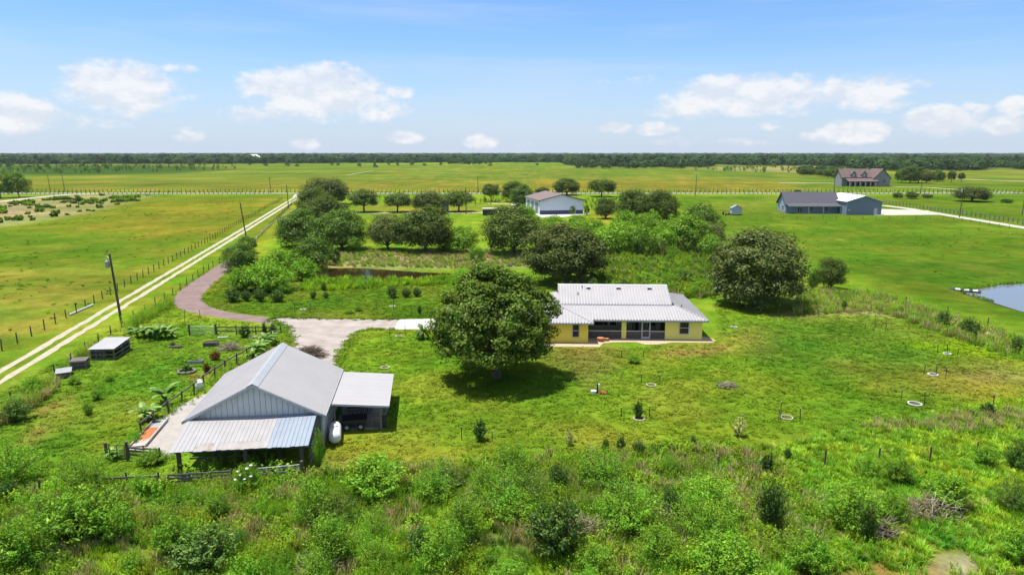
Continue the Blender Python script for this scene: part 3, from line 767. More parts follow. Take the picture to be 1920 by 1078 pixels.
    for nm_, q in (('wing_roof_front', [ca_[0], ca_[1], r[1], r[0]]), ('wing_roof_right', [ca_[1], ca_[2], r[1]]), ('wing_roof_rear', [ca_[2], ca_[3], r[0], r[1]]), ('wing_roof_left', [ca_[3], ca_[0], r[0]])):
        MB().slab(q, .1).build(nm_, 'roof_house', h)
    # raised ribs of the metal sheets, each a small trapezoid bar
    def rib(mb, p, q, up=(0, 0, 1), side=(1, 0, 0), w_=.08, hh=.10):
        p, q = Vector(p), Vector(q); s_ = Vector(side).normalized(); u = Vector((0, 0, 1))
        n = len(mb.v)
        for e_ in (p, q):
            mb.v += [tuple(e_ - s_ * w_ + u * .002), tuple(e_ - s_ * w_ * .45 + u * hh), tuple(e_ + s_ * w_ * .45 + u * hh), tuple(e_ + s_ * w_ + u * .002)]
        mb.f += [(n, n + 1, n + 5, n + 4), (n + 1, n + 2, n + 6, n + 5), (n + 2, n + 3, n + 7, n + 6), (n + 3, n + 2, n + 1, n), (n + 4, n + 5, n + 6, n + 7)]
    m1, m2, m3, m4 = MB(), MB(), MB(), MB()
    x = X0 + .2
    while x < X1 - .1:
        yt = min(IN, x - X0, X1 - x)
        if x > WX1 - 1.0 or True: rib(m1, (x, .01, E), (x, yt - .02, E + (yt - .02) * S))
        x += .36
    x = gx0 + .12
    while x < gx1:
        rib(m2, (x, gy0 + .02, gz0), (x, ym - .2, gz0 + (ym - .2 - gy0) / (ym - gy0) * (gz1 - gz0))); x += .36
    x = WX0 + .2
    while x < WX1 - .1:
        yt = min(wi, x - WX0, WX1 - x); rib(m3, (x, WY0 + .01, E), (x, WY0 + yt - .02, E + (yt - .02) * S)); x += .36
    y = .2
    while y < Y1 - .1:
        xt = min(IN, y, Y1 - y); rib(m4, (X1 - .01, y, E), (X1 - xt + .02, y, E + (xt - .02) * S), side=(0, 1, 0)); y += .36
    for nm_, m_ in (('roof_ribs', m1), ('upper_roof_ribs', m2), ('wing_roof_ribs', m3), ('side_roof_ribs', m4)):
        tag(m_.build(nm_, 'roof_house', h), kind='stuff')
    # hip caps, fascia
    for p_, q_ in (((X1, 0, E), b[1]), ((X1, Y1, E), b[2]), ((WX1, WY0, E), r[1]), ((X0, 0, E), b[0])):
        MB().tube([(p_[0], p_[1], p_[2] + .03), (q_[0], q_[1], q_[2] + .03)], .07, 6).build('hip_cap', 'roof_house', h)
    MB().box(WX1 + .01, X1, -.03, -.003, E - .18, E - .01).build('fascia', 'trim_light', h)
    MB().box(X1 + .003, X1 + .03, 0, Y1, E - .18, E - .01).build('fascia', 'trim_light', h)
    MB().box(WX0, WX1, WY0 - .03, WY0 - .003, E - .18, E - .01).build('fascia', 'trim_light', h)
    so_ = MB(); so_.box(WX1 + .02, X1 - .02, .02, oh + .02, E - .22, E - .205); so_.build('soffit', 'trim_light', h)
    for (x, y_) in ((-3.5, ym - .9), (0.3, ym - .9), (4.2, ym - .9)):
        z = gz0 + (y_ - gy0) / (ym - gy0) * (gz1 - gz0)
        v = MB().box(x - .28, x + .28, y_ - .18, y_ + .3, z - .15, z + .22).build('roof_vent', 'trim_light', h)
        MB().box(x - .2, x + .2, y_ - .2, y_ - .182, z + .02, z + .18).build('vent_opening', 'window_dark', v)
    for (x, y_) in ((-4.3, ym - .8), (-4.9, ym - 2.2)):
        z = gz0 + (y_ - gy0) / (ym - gy0) * (gz1 - gz0)
        MB().tube([(x, y_, z - .1), (x, y_, z + .35)], .06, 8).build('vent_pipe', 'dark_metal', h)
    MB().tube([(X1 - 2.6, 3.3, E + .7), (X1 - 2.6, 3.3, E + 1.2)], .06, 8).build('vent_pipe', 'dark_metal', h)
    return h
yellow_house()

# ------------------------------------------------------------------ grey metal barn with lean-to
BARN_O, BARN_R = (-19.08, 47.75, 0), R(7.1)
def barn_pt(a, b):
    return BARN_O[0] + a * cos(BARN_R) - b * sin(BARN_R), BARN_O[1] + a * sin(BARN_R) + b * cos(BARN_R)
def barn():
    o = thing('metal_barn', 'grey metal gabled barn with a ribbed lean-to roof over its front stalls', 'barn', BARN_O, BARN_R)
    EZ, RZ, HW, LEN = 2.7, 5.3, 5.12, 11.2
    wz = EZ - .05; ww = 4.78
    sl = (RZ - EZ) / HW
    # gable siding: one ribbed panel after another
    n = 24; pw = 2 * ww / n
    for k in range(n):
        x0 = -ww + k * pw; x1 = x0 + pw - .02
        z0, z1 = RZ - abs(x0) * sl - .14, RZ - abs(x1) * sl - .14
        m = MB(); n0 = 2.72
        m.prism([(x0, n0), (x1, n0), (x1, max(z1, n0 + .01)), (x0, max(z0, n0 + .01))], .35, .39); m.prism([(x1 - .07, n0), (x1, n0), (x1, max(z1, n0 + .01)), (x1 - .07, max(z1, n0 + .01))], .318, .35)
        m.build('siding_panel', 'siding', o)
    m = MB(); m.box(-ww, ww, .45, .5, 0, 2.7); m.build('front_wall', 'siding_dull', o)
    # right hand wall of ribbed panels
    k = 0; y = .5
    while y < LEN - .5:
        m = MB(); m.box(ww - .05, ww, y, y + .88, 0, wz - .15); m.box(ww, ww + .03, y + .82, y + .88, 0, wz - .15); m.build('side_panel', 'siding', o); y += .9
    m = MB(); m.box(-ww, -ww + .05, .5, LEN - .35, 0, wz - .15); m.build('left_wall', 'siding', o)
    m = MB(); m.prism([(-ww, 0), (ww, 0), (ww, wz), (0, RZ - .15), (-ww, wz)], LEN - .35, LEN - .3); m.build('rear_wall', 'siding', o)
    for s in (-1, 1):
        m = MB(); m.box(s * ww - .07, s * ww + .07, .28, .42, 0, 2.45); m.build('corner_post', 'trim_light', o)
    # roof: sheets laid side by side up each slope
    N = 12
    for s, mt in ((1, 'roof_pale'), (-1, 'roof_greyer')):  # right slope paler, left slope a slightly darker grey
        for k in range(N):
            y0, y1 = LEN * k / N, LEN * (k + 1) / N
            a = [(s * .02, y0, RZ), (s * HW, y0, EZ), (s * HW, y1, EZ), (s * .02, y1, RZ)]
            if s < 0: a = a[::-1]
            r = MB().slab(a, .06)
            nrm = Vector((s * (RZ - EZ), 0, HW)).normalized()
            for j in range(3):
                yy = y0 + (j + .5) * (y1 - y0) / 3
                p, q = Vector((s * .1, yy, RZ - .1 * sl)), Vector((s * HW, yy, EZ)); i0 = len(r.v)
                for e in (p, q):
                    r.v += [tuple(e + Vector((0, -.03, .002))), tuple(e + nrm * .028), tuple(e + Vector((0, .03, .002)))]
                r.f += [(i0, i0 + 1, i0 + 4, i0 + 3), (i0 + 1, i0 + 2, i0 + 5, i0 + 4)]
            r.build('roof_sheet', mt, o)
    c = MB()
    for s in (-1, 1):
        q = [(s * .001, -.02, RZ + .07), (s * .42, -.02, RZ - .42 * sl + .05), (s * .42, LEN + .02, RZ - .42 * sl + .05), (s * .001, LEN + .02, RZ + .07)]
        c.slab(q if s > 0 else q[::-1], .03)
    c.build('ridge_cap', 'ridge_metal', o)
    for s in (-1, 1):
        f = MB(); f.prism([(0, RZ - .03), (s * HW, EZ - .03), (s * HW, EZ - .22), (0, RZ - .22)], -.04, -.004); f.build('gable_trim', 'trim_light', o)
        f = MB(); f.box(s * (HW + .004) if s > 0 else s * (HW + .05), s * (HW + .05) if s > 0 else s * (HW + .004), 0, LEN, EZ - .2, EZ - .02); f.build('eave_trim', 'trim_light', o)
    # lean-to over the front
    B0, B1, Z0, Z1 = .30, -3.9, 2.78, 2.02
    A0, A1 = -4.72, 4.48; n = 30; pw = (A1 - A0) / n
    rr = random.Random(3)
    for k in range(n):
        x0, x1 = A0 + k * pw, A0 + (k + 1) * pw - .004
        j = rr.uniform(-.05, .05); e = B1 + j; ze = Z1 + (e - B1) * (Z0 - Z1) / (B0 - B1)
        new = k >= 21
        rusty = (5 <= k <= 8) or (10 <= k <= 19)
        r = MB(); bot = e + (.9 if rusty else 0); zb = Z1 + (bot - B1) * (Z0 - Z1) / (B0 - B1)
        r.slab([(x0, bot, zb), (x1, bot, zb), (x1, B0, Z0), (x0, B0, Z0)], .03)
        i0 = len(r.v)
        for (yy, zz) in ((bot, zb), (B0, Z0)): r.v += [(x1 - .06, yy, zz + .002), (x1 - .03, yy, zz + .022), (x1, yy, zz + .002)]
        r.f += [(i0, i0 + 3, i0 + 4, i0 + 1), (i0 + 1, i0 + 4, i0 + 5, i0 + 2)]
        sh = r.build('lean_to_sheet', 'blue_sheet' if new else 'galv', o)
        if rusty:
            g = MB().slab([(x0, e, ze - .006), (x1, e, ze - .006), (x1, bot + .05, zb + .004), (x0, bot + .05, zb + .004)], .03)
            g.build('rusty_edge', 'rust_edge', sh)
    for x in (-4.3, .1, 3.9):
        MB().box(x - .12, x + .12, B1 + .35, B1 + .59, 0, Z1 + .02).build('lean_to_post', 'post_wood', o)
    for x in (-2.4, 2.0):
        MB().box(x - .1, x + .1, -1.9, -1.7, 0, 2.3).build('stall_post', 'post_wood', o)
    MB().box(A0 + .1, A1 - .1, B1 + .38, B1 + .5, Z1 - .18, Z1 - .035).build('lean_to_beam', 'grey_board', o)
    for x in np.arange(A0 + .3, A1, 1.1):
        m = MB(); m.slab([(x, B1 + .1, Z1 - .02), (x + .06, B1 + .1, Z1 - .02), (x + .06, B0 - .02, Z0 - .045), (x, B0 - .02, Z0 - .045)], .14); m.build('rafter', 'grey_board', o)
    for z in (.5, 1.0):
        MB().box(-4.2, .0, -1.78, -1.72, z, z + .12).build('stall_rail', 'grey_board', o)
    # left wall panels closing the lean-to's far end
    for z in (.3, .75, 1.2):
        MB().box(4.36, 4.41, B1 + .6, .3, z, z + .14).build('stall_rail', 'grey_board', o)
    return o
barn()

# ------------------------------------------------------------------ carport beside the barn
def carport():
    o = thing('carport', 'open carport with flat pale metal roof beside the grey barn', 'carport', BARN_O, BARN_R)
    x0, x1, y0, y1, za, zb = 5.18, 9.65, 2.75, 10.95, 2.52, 2.14
    N = 9
    for k in range(N):
        a, b = y0 + (y1 - y0) * k / N, y0 + (y1 - y0) * (k + 1) / N - .008
        MB().slab([(x0, a, za), (x1, a, zb), (x1, b, zb), (x0, b, za)], .05).build('roof_sheet', 'roof_pale', o)
    MB().slab([(x0, y0 - .03, za + .02), (x1 + .03, y0 - .03, zb + .02), (x1 + .03, y0 - .004, zb + .02), (x0, y0 - .004, za + .02)], .16).build('front_trim', 'trim_light', o)
    MB().box(x1 + .004, x1 + .03, y0, y1, zb - .14, zb + .02).build('side_trim', 'trim_light', o)
    for y in (y0 + .3, (y0 + y1) / 2, y1 - .3):
        MB().box(x1 - .75, x1 - .6, y - .07, y + .07, 0, zb - .02).build('post', 'grey_board', o)
        MB().box(x0 + .12, x0 + .24, y - .06, y + .06, 0, za - .08).build('post', 'grey_board', o)
    for y in (y0 + .3, (y0 + y1) / 2, y1 - .3):
        m = MB(); m.slab([(x0 + .1, y - .1, za - .06), (x1 - .2, y - .1, zb - .02), (x1 - .2, y + .06, zb - .02), (x0 + .1, y + .06, za - .06)], .12); m.build('beam', 'grey_board', o)
carport()

def wheel(mb_parent, x, y, z, r, w, axis='x', name='wheel'):
    a = Vector((w / 2, 0, 0)) if axis == 'x' else Vector((0, w / 2, 0)); c = Vector((x, y, z))
    t = MB().tube([c - a, c - a * .6, c + a * .6, c + a], [r * .9, r, r, r * .9], 16); o = t.build(name, 'tyre', mb_parent)
    MB().tube([c - a * 1.05, c + a * 1.05], r * .5, 10).build('rim', 'trim_light', o)
    return o

def barn_things():
    # propane tank
    x, y = barn_pt(5.55, 1.55)
    t = thing('propane_tank', 'white cylindrical propane tank lying by the barn wall', 'tank', (x, y, 0), BARN_R + R(6))
    L_, r = 1.9, .46; pts, rad = [], []
    for k in range(9):
        a = pi / 2 * k / 8; pts.append((0, -L_ / 2 - .3 * cos(a) - .12, .66)); rad.append(max(.02, r * sin(a)))
    for k in range(9):
        a = pi / 2 * (1 - k / 8); pts.append((0, L_ / 2 + .3 * cos(a) + .12, .66)); rad.append(max(.02, r * sin(a)))
    MB().tube(pts, rad, 20).build('shell', 'tank_paint', t, True)
    MB().tube([(0, .1, 1.08), (0, .1, 1.2), (0, .1, 1.27)], [.2, .2, .12], 14).build('valve_dome', 'tank_paint', t)
    for yy in (-.7, .7):
        MB().box(-.3, .3, yy - .09, yy + .09, 0, .27).build('saddle', 'concrete', t)
    # under the carport
    x, y = barn_pt(6.75, 4.0)
    t = thing('utility_trailer', 'black flat utility trailer parked under the pale carport roof', 'trailer', (x, y, 0), BARN_R + R(2))
    MB().box(-1.0, 1.0, -.65, .65, .48, .56).build('deck', 'dark_metal', t)
    for s in (-1, 1):
        MB().box(-1.0, 1.0, s * .66 - .03, s * .66 + .03, .56, .84).build('side_rail', 'dark_metal', t)
        wheel(t, s * .55, -.74, .3, .3, .18, 'y'); wheel(t, s * .55, .74, .3, .3, .18, 'y')
    MB().tube([(-1.0, 0, .5), (-1.75, 0, .42)], .05, 8).build('tongue', 'dark_metal', t)
    x, y = barn_pt(6.9, 6.7)
    t = thing('disc_harrow', 'dark farm cultivator with discs standing behind the black trailer', 'farm machine', (x, y, 0), BARN_R)
    MB().box(-1.0, 1.0, -.08, .08, .62, .74).build('beam', 'dark_metal', t)
    MB().box(-1.0, 1.0, .7, .82, .6, .72).build('beam', 'dark_metal', t)
    MB().tube([(0, -.05, .7), (0, .4, 1.3), (0, .75, .7)], .05, 7).build('hitch_frame', 'rust', t)
    for k in range(6):
        xx = -.9 + k * .36; wheel(t, xx, 0, .3, .3, .03, 'x', 'disc'); wheel(t, xx + .1, .76, .3, .3, .03, 'x', 'disc')
    x, y = barn_pt(8.55, 4.0)
    t = thing('wire_crate', 'grey wire crate under the outer edge of the carport', 'crate', (x, y, 0), BARN_R)
    for sx in (-.3, .3):
        for sy in (-.5, .5): MB().box(sx - .03, sx + .03, sy - .03, sy + .03, 0, .95).build('upright', 'grey_board', t)
    for z in (.05, .35, .65, .9):
        for s in (-1, 1):
            MB().box(-.27, .27, s * .5 - .015, s * .5 + .015, z, z + .05).build('slat', 'grey_board', t); MB().box(s * .3 - .015, s * .3 + .015, -.47, .47, z, z + .05).build('slat', 'grey_board', t)
    x, y = barn_pt(9.1, 3.7)
    t = thing('black_drum', 'black drum standing beside the wire crate at the carport', 'drum', (x, y, 0))
    MB().tube([(0, 0, 0), (0, 0, .03), (0, 0, .28), (0, 0, .3), (0, 0, .33), (0, 0, .58), (0, 0, .6), (0, 0, .63), (0, 0, .9)], [.27, .29, .29, .31, .29, .29, .31, .29, .29], 16).build('barrel', 'dark_metal', t)
    MB().tube([(0, 0, .9), (0, 0, .93)], [.30, .30], 16).build('lid', 'dark_metal', t)
    # rusty sheet lying on the pad
    c = [spot(291, 789), spot(316, 788.6), spot(274.6, 838), spot(244, 840)]
    t = thing('rusty_metal_tray', 'long white metal tray with orange rust lying on the concrete pad', 'metal tray', (0, 0, 0))
    def lerp(u, v):
        a = [c[0][i] * (1 - u) + c[1][i] * u for i in (0, 1)]; b = [c[3][i] * (1 - u) + c[2][i] * u for i in (0, 1)]
        return a[0] * (1 - v) + b[0] * v, a[1] * (1 - v) + b[1] * v
    for (v0, v1, mt) in ((0, .32, 'galv'), (.322, .74, 'rust'), (.742, 1, 'rust_sheet')):
        MB().slab([(*lerp(0, v0), .14), (*lerp(0, v1), .14), (*lerp(1, v1), .14), (*lerp(1, v0), .14)], .1).build('sheet', mt, t)
    for (a, b) in ((0, .05), (.95, 1)):
        MB().slab([(*lerp(a, 0), .30), (*lerp(a, 1), .30), (*lerp(b, 1), .30), (*lerp(b, 0), .30)], .15).build('rim', 'white_paint' if a else 'rust_sheet', t)
    # tarp-white barrel behind the barn
    x, y = spot(375, 731)
    t = thing('white_barrel', 'white plastic barrel by the rail fence behind the barn', 'barrel', (x, y, 0))
    MB().tube([(0, 0, 0), (0, 0, .05), (0, 0, .45), (0, 0, .8), (0, 0, .95)], [.28, .33, .37, .33, .22], 16).build('drum', 'white_plastic', t)
    MB().tube([(0, 0, .95), (0, 0, 1.0)], .2, 14).build('lid', 'white_plastic', t)
barn_things()

# ------------------------------------------------------------------ far buildings
def gable_box(t, x0, x1, y0, y1, ez, rz, wall, roof, ridge='y', oh=.4, th=.15, roofname='roof'):
    """gabled block: four walls with gable ends and two roof slopes"""
    if ridge == 'y':
        xm = (x0 + x1) / 2
        for y in (y0, y1 - .1):
            MB().prism([(x0, 0), (x1, 0), (x1, ez), (xm, rz), (x0, ez)], y, y + .1).build('end_wall', wall, t)
        for x in (x0, x1 - .1):
            MB().box(x + .003, x + .097, y0 + .1, y1 - .1, 0, ez - .003).build('side_wall', wall, t)
        k = (rz - ez) / ((x1 - x0) / 2)
        for s, xe in ((-1, x0 - oh), (1, x1 + oh)):
            q = [(xm, y0 - oh, rz + th), (xm, y1 + oh, rz + th), (xe, y1 + oh, ez - oh * k + th), (xe, y0 - oh, ez - oh * k + th)]
            MB().slab(q if s < 0 else q[::-1], th * .9).build(roofname, roof, t)
    else:
        ym = (y0 + y1) / 2
        for x in (x0, x1 - .1):
            m = MB(); m.v = [(x + dx, y, z) for dx in (0, .1) for (y, z) in ((y0, 0), (y1, 0), (y1, ez), (ym, rz), (y0, ez))]
            m.f = [(4, 3, 2, 1, 0), (5, 6, 7, 8, 9)] + [(i, (i + 1) % 5, (i + 1) % 5 + 5, i + 5) for i in range(5)]
            m.build('end_wall', wall, t)
        for y in (y0, y1 - .1):
            MB().box(x0 + .1, x1 - .1, y + .003, y + .097, 0, ez - .003).build('side_wall', wall, t)
        k = (rz - ez) / ((y1 - y0) / 2)
        for s, ye in ((-1, y0 - oh), (1, y1 + oh)):
            q = [(x0 - oh, ye, ez - oh * k + th), (x1 + oh, ye, ez - oh * k + th), (x1 + oh, ym, rz + th), (x0 - oh, ym, rz + th)]
            MB().slab(q if s < 0 else q[::-1], th * .9).build(roofname, roof, t)

def far_buildings():
    # white metal barn with brown roof
    x, y = spot(1012, 402.5); rz = R(11)
    t = thing('white_metal_barn', 'large white metal barn with brown gable roof among round oaks', 'barn', (x, y, 0), rz)
    gable_box(t, 0, 16.2, 0, 24, 5.0, 7.0, 'barn_white', 'roof_brown', 'y', .5, .2)
    MB().box(.02, 16.18, -.06, -.004, 0, 1.4).build('wainscot', 'navy', t)
    d = MB().box(12.3, 13.4, -.12, -.064, 0, 2.6).build('door', 'white_paint', t)
    MB().box(12.45, 12.55, -.16, -.124, 1.1, 1.2).build('handle', 'dark_metal', d)
    for yy in (3, 10, 17): MB().box(-.08, -.004, yy, yy + 4, 0, 4).build('roller_door', 'shed_grey', t)
    MB().box(7.8, 8.4, 9, 9.8, 7.1, 7.9).build('roof_vent', 'white_paint', t)
    for s, x_ in ((-1, -.5), (1, 16.7)):
        MB().prism([(8.1, 7.22), (x_, 4.98), (x_, 4.72), (8.1, 6.95)], -.56, -.505).build('gable_trim', 'roof_brown', t)
    # blue house
    x, y = spot(1478, 401); 
    t = thing('blue_house', 'blue cottage with dark shingle roof and post porch joined to a shed', 'house', (x, y, 0), R(-1))
    gable_box(t, 0, 19, 2.6, 11, 3.6, 7.4, 'blue_wall', 'shingle', 'x', .6, .2)
    MB().slab([(-.3, -.5, 2.9), (19.3, -.5, 2.9), (19.3, 2.5, 3.66), (-.3, 2.5, 3.66)], .16).build('porch_roof', 'shingle', t)
    MB().box(-.3, 19.3, -.56, -.505, 2.62, 2.92).build('fascia', 'trim_light', t)
    for xx in (7.2, 12.5, 18.6): MB().box(xx, xx + .24, -.3, -.06, 0, 2.75).build('porch_post', 'white_paint', t)
    MB().box(3.0, 19, -.3, 2.6, .02, .12).build('porch_floor', 'pale_concrete', t)
    d = MB().box(4.2, 6.0, 2.52, 2.596, .1, 2.4).build('door', 'white_paint', t)
    for xx in (4.35, 5.2): MB().box(xx, xx + .6, 2.47, 2.516, .3, 2.2).build('pane', 'window_dark', d)
    for xx in (9.0, 14.5): window(t, 'window', xx, 1.4, .9, 2.2, 2.6, 'white_paint')
    window(t, 'window', 5.5, 1.2, 1.0, 2.6, 0, 'white_paint', -1, True, 'y'); window(t, 'window', 9, .7, 1.0, 2.2, 0, 'white_paint', -1, True, 'y')
    MB().box(-.12, -.004, 2.8, 10.8, 0, .9).build('stone_skirt', 'stone_wall', t)
    # blue metal building
    x, y = spot(1586, 403)
    t = thing('blue_metal_shed', 'tall blue metal workshop with bright white roof beside the cottage', 'workshop', (x, y, 0), R(0))
    gable_box(t, 0, 12.6, 0, 19, 4.7, 6.7, 'blue_wall_dark', 'white_roof', 'y', .35, .15)
    for s, x_ in ((-1, -.35), (1, 12.95)):
        MB().prism([(6.3, 6.84), (x_, 4.72), (x_, 4.5), (6.3, 6.6)], -.42, -.36).build('gable_trim', 'white_paint', t)
    d = MB().box(9.9, 11.1, -.07, -.004, 0, 2.4).build('door', 'white_paint', t)
    MB().box(10.1, 10.2, -.11, -.074, 1.0, 1.1).build('handle', 'dark_metal', d)
    MB().box(.6, 1.3, -.12, -.004, 1.5, 2.0).build('meter_box', 'white_paint', t)
    MB().box(-.06, .12, -.06, -.004, 0, 4.6).build('corner_trim', 'trim_light', t)
    # red-roofed farmhouse
    x, y = spot(1583, 350)
    t = thing('farmhouse', 'large grey farmhouse with red tiled roofs, dormers and pillared porch', 'house', (x, y, 0), R(0))
    gable_box(t, 0, 19, 4, 15, 6.0, 11.0, 'farm_wall', 'red_tile', 'x', .6, .25)
    gable_box(t, 20, 31, 2, 16, 5.5, 11.2, 'farm_wall', 'red_tile', 'y', .6, .25)
    MB().slab([(2, -1, 3.4), (22, -1, 3.4), (22, 3.9, 5.4), (2, 3.9, 5.4)], .3).build('porch_roof', 'red_tile', t)
    for k in range(6): MB().box(3 + k * 3.4, 3.6 + k * 3.4, -.7, -.1, 0, 3.2).build('porch_post', 'white_paint', t)
    for k in range(5): window(t, 'window', 4.6 + k * 3.4, 2.0, .3, 2.8, 4, 'farm_wall', -1, False)
    for xx in (7.5, 14.5):
        d = MB().prism([(xx - 1.6, 5.6), (xx + 1.6, 5.6), (xx + 1.6, 8.0), (xx, 9.8), (xx - 1.6, 8.0)], 4.2, 8.5).build('dormer', 'farm_wall', t)
        MB().box(xx - .5, xx + .5, 4.1, 4.196, 6.3, 8.0).build('window', 'white_paint', d)
        for s in (-1, 1):
            q = [(xx, 3.8, 10.05), (xx, 9, 10.05), (xx + s * 2.0, 9, 7.7), (xx + s * 2.0, 3.8, 7.7)]
            MB().slab(q if s < 0 else q[::-1], .2).build('dormer_roof', 'red_tile', d)
    for xx in (22.5, 27): window(t, 'window', xx, 1.6, 2.2, 4.4, 2, 'white_paint')
    # grey shed by the oak lane
    x, y = spot(828, 398)
    t = thing('grey_shed', 'narrow grey gabled shed between the lane oaks', 'shed', (x, y, 0), R(4))
    gable_box(t, 0, 2.6, 0, 5, 3.6, 4.8, 'shed_grey', 'shed_grey', 'y', .2, .1)
    MB().box(.7, 1.8, -.05, -.004, 0, 2.2).build('door', 'shed_pale', t)
    # small pale shed in the pasture
    x, y = spot(1372, 404)
    t = thing('pale_shed', 'small pale blue shed on legs in the right hand pasture', 'shed', (x, y, .55), R(-6))
    gable_box(t, 0, 3.4, 0, 3.4, 2.0, 3.0, 'shed_pale', 'shed_grey', 'y', .2, .1)
    for xx in (.1, 3.1):
        for yy in (.1, 3.1): MB().box(xx, xx + .2, yy, yy + .2, -.55, 0).build('leg', 'post_wood', t)
    for i, (px, py) in enumerate(((1356, 402.5), (1361, 404), (1365.5, 403.5), (1369, 402))):
        xx, yy = spot(px, py)
        q = thing('feed_drum', 'small black feed drum beside the pale pasture shed', 'drum', (xx, yy, 0), 0, 'feed drums by the pale shed')
        hh = (.95, .6, .65, .95)[i]
        MB().tube([(0, 0, 0), (0, 0, hh * .5), (0, 0, hh)], [.3, .33, .3], 10).build('body', 'dark_metal', q)
        MB().tube([(0, 0, hh), (0, 0, hh + .05)], .31, 10).build('lid', 'tyre', q)
    # white flat-roofed shelter by the lane
    x, y = spot(905, 404.5)
    t = thing('white_shelter', 'white flat-topped shelter on dark posts beside the oak lane', 'shelter', (x, y, 0), R(2))
    MB().box(-.2, 5.4, -.2, 3, 2.2, 2.5).build('roof', 'white_paint', t)
    for xx in (0, 2.4, 5): 
        for yy in (0, 2.6): MB().box(xx, xx + .15, yy, yy + .15, 0, 2.2).build('post', 'dark_metal', t)
    MB().box(.1, 5.1, 2.45, 2.55, 0, 1.9).build('back_panel', 'kneewall', t)
    # parked car
    x, y = spot(975, 389.5)
    t = thing('parked_car', 'dark blue car parked under the oaks near the white barn', 'car', (x, y, 0), R(8))
    MB().prism([(-2.2, .35), (2.2, .35), (2.25, .8), (1.4, .95), (-1.9, 1.0), (-2.25, .8)], -.85, .85).build('body', 'car_paint', t)
    cb = MB().prism([(-1.6, .98), (1.0, .95), (.4, 1.45), (-1.2, 1.48)], -.72, .72).build('cabin', 'window_dark', t)
    MB().box(-1.15, .35, -.68, .68, 1.46, 1.52).build('roof', 'car_paint', cb)
    for sx in (-1.4, 1.4):
        for sy in (-.8, .8): wheel(t, sx, sy, .33, .33, .2, 'y')
    # distant farm sheds in the wood edge
    for (px, py, w, d, ez, rz, lab) in ((456, 303, 38, 40, 7, 17, 'pale peaked farm shed far off in the dark wood edge'), (402, 303.5, 40, 14, 5, 6.5, 'long low pale farm shed far off in the wood'), (428, 303.2, 26, 14, 5, 7, 'shorter pale farm shed next to the far long one'),
                              (8, 304.5, 30, 12, 5, 6.5, 'long pale roof behind the far left wood'), (300, 299.5, 30, 20, 9, 12, 'lone pale roof deep inside the far wood')):
        x, y = spot(px, py)
        t = thing('farm_shed', lab, 'shed', (x, y, 0), 0)
        gable_box(t, 0, w, 0, d, ez, rz, 'trim_light', 'white_roof', 'y', .5, .3)
far_buildings()

# ================================================================== FENCES AND POLES
def fence(name, label, pts, step, h, r, mt='post_wood', rails=(), wires=(), jit=.04, square=False, group=None, skip=()):
    """posts (each its own part) along a line, with rails or wire between"""
    P = resample(pts, step); x0, y0 = P[0]
    t = thing(name, label, 'fence', (x0, y0, 0), 0, group)
    if square: me = MB().box(-r, r, -r, r, -.05, h).mesh('post', mt)
    else: me = MB().tube([(0, 0, -.05), (0, 0, h)], [r, r * .9], 6).mesh('post', mt)
    rr = random.Random(len(P))
    for i, p in enumerate(P):
        if i in skip: continue
        o = link('post', me, t, (p[0] - x0, p[1] - y0, 0)); o.rotation_euler = (rr.uniform(-jit, jit), rr.uniform(-jit, jit), rr.uniform(0, 3))
        o.scale = (1, 1, rr.uniform(.9, 1.08))
    for z in rails:
        for i in range(len(P) - 1):
            a, b = P[i], P[i + 1]; dx, dy = b[0] - a[0], b[1] - a[1]; l = math.hypot(dx, dy); nx_, ny_ = -dy / l, dx / l
            w, th = .07, .02; za, zb = z + rr.uniform(-.04, .04), z + rr.uniform(-.04, .04); off = r + .004
            q = [(a[0] - x0, a[1] - y0, za), (b[0] - x0, b[1] - y0, zb)]
            m = MB()
            v = []
            for (px, py, pz) in q:
                for (o_, dz) in ((off, -w), (off + 2 * th, -w), (off + 2 * th, w), (off, w)):
                    v.append((px - nx_ * o_, py - ny_ * o_, pz + dz))
            m.v = v; m.f = [(0, 1, 2, 3), (7, 6, 5, 4), (0, 4, 5, 1), (1, 5, 6, 2), (2, 6, 7, 3), (3, 7, 4, 0)]
            m.build('rail', 'grey_board', t)
    for z in wires:
        MB().tube([(p[0] - x0, p[1] - y0, z) for p in P], .004, 3, False).build('wire', 'dark_metal', t)
    return t

fence('pasture_fence', 'wire fence of dark posts along the pasture side of the sand track', gp([(-60, 690), (2, 659), (45, 638), (81, 620), (116, 601), (145, 586), (173, 571), (222, 545), (300, 503), (380, 459), (450, 419), (530, 374)]), 3.15, 1.35, .075, wires=(.4, .8, 1.2))
fence('verge_fence', 'wire fence of close posts between sand track and oak strip', gp([(455, 478), (478, 454), (500, 432), (530, 402), (548, 384)]), 3.0, 1.3, .08, wires=(.5, 1.0))
fence('overgrown_fence', 'overgrown wire fence between sand track and garden paddock', gp([(-40, 790), (0, 770), (60, 735), (110, 700), (170, 655), (230, 612), (300, 570), (345, 540), (400, 500), (430, 485)]), 4.0, 1.3, .07, wires=(.5, 1.0))
far_l = road_y + 10.5
fence('roadside_fence', 'long post fence on the far side of the county road', [(x, far_l + (4 if x > 0 else 0) * abs(x) / 300) for x in range(-330, 350, 20)], 2.45, 1.75, .17, rails=(), wires=(.6, 1.1))
near_l = road_y - 6.0
for lab, xa, xb in (('post fence along the near road verge beside the left pasture', -300, -122), ('post fence along the near road verge beyond the oaks', -100, 330)):
    fence('verge_post_fence', lab, [(x, near_l + (4 if x > 0 else 0) * abs(x) / 300) for x in range(xa, xb, 10)], 2.45, 1.35, .16, wires=(.6, 1.05))
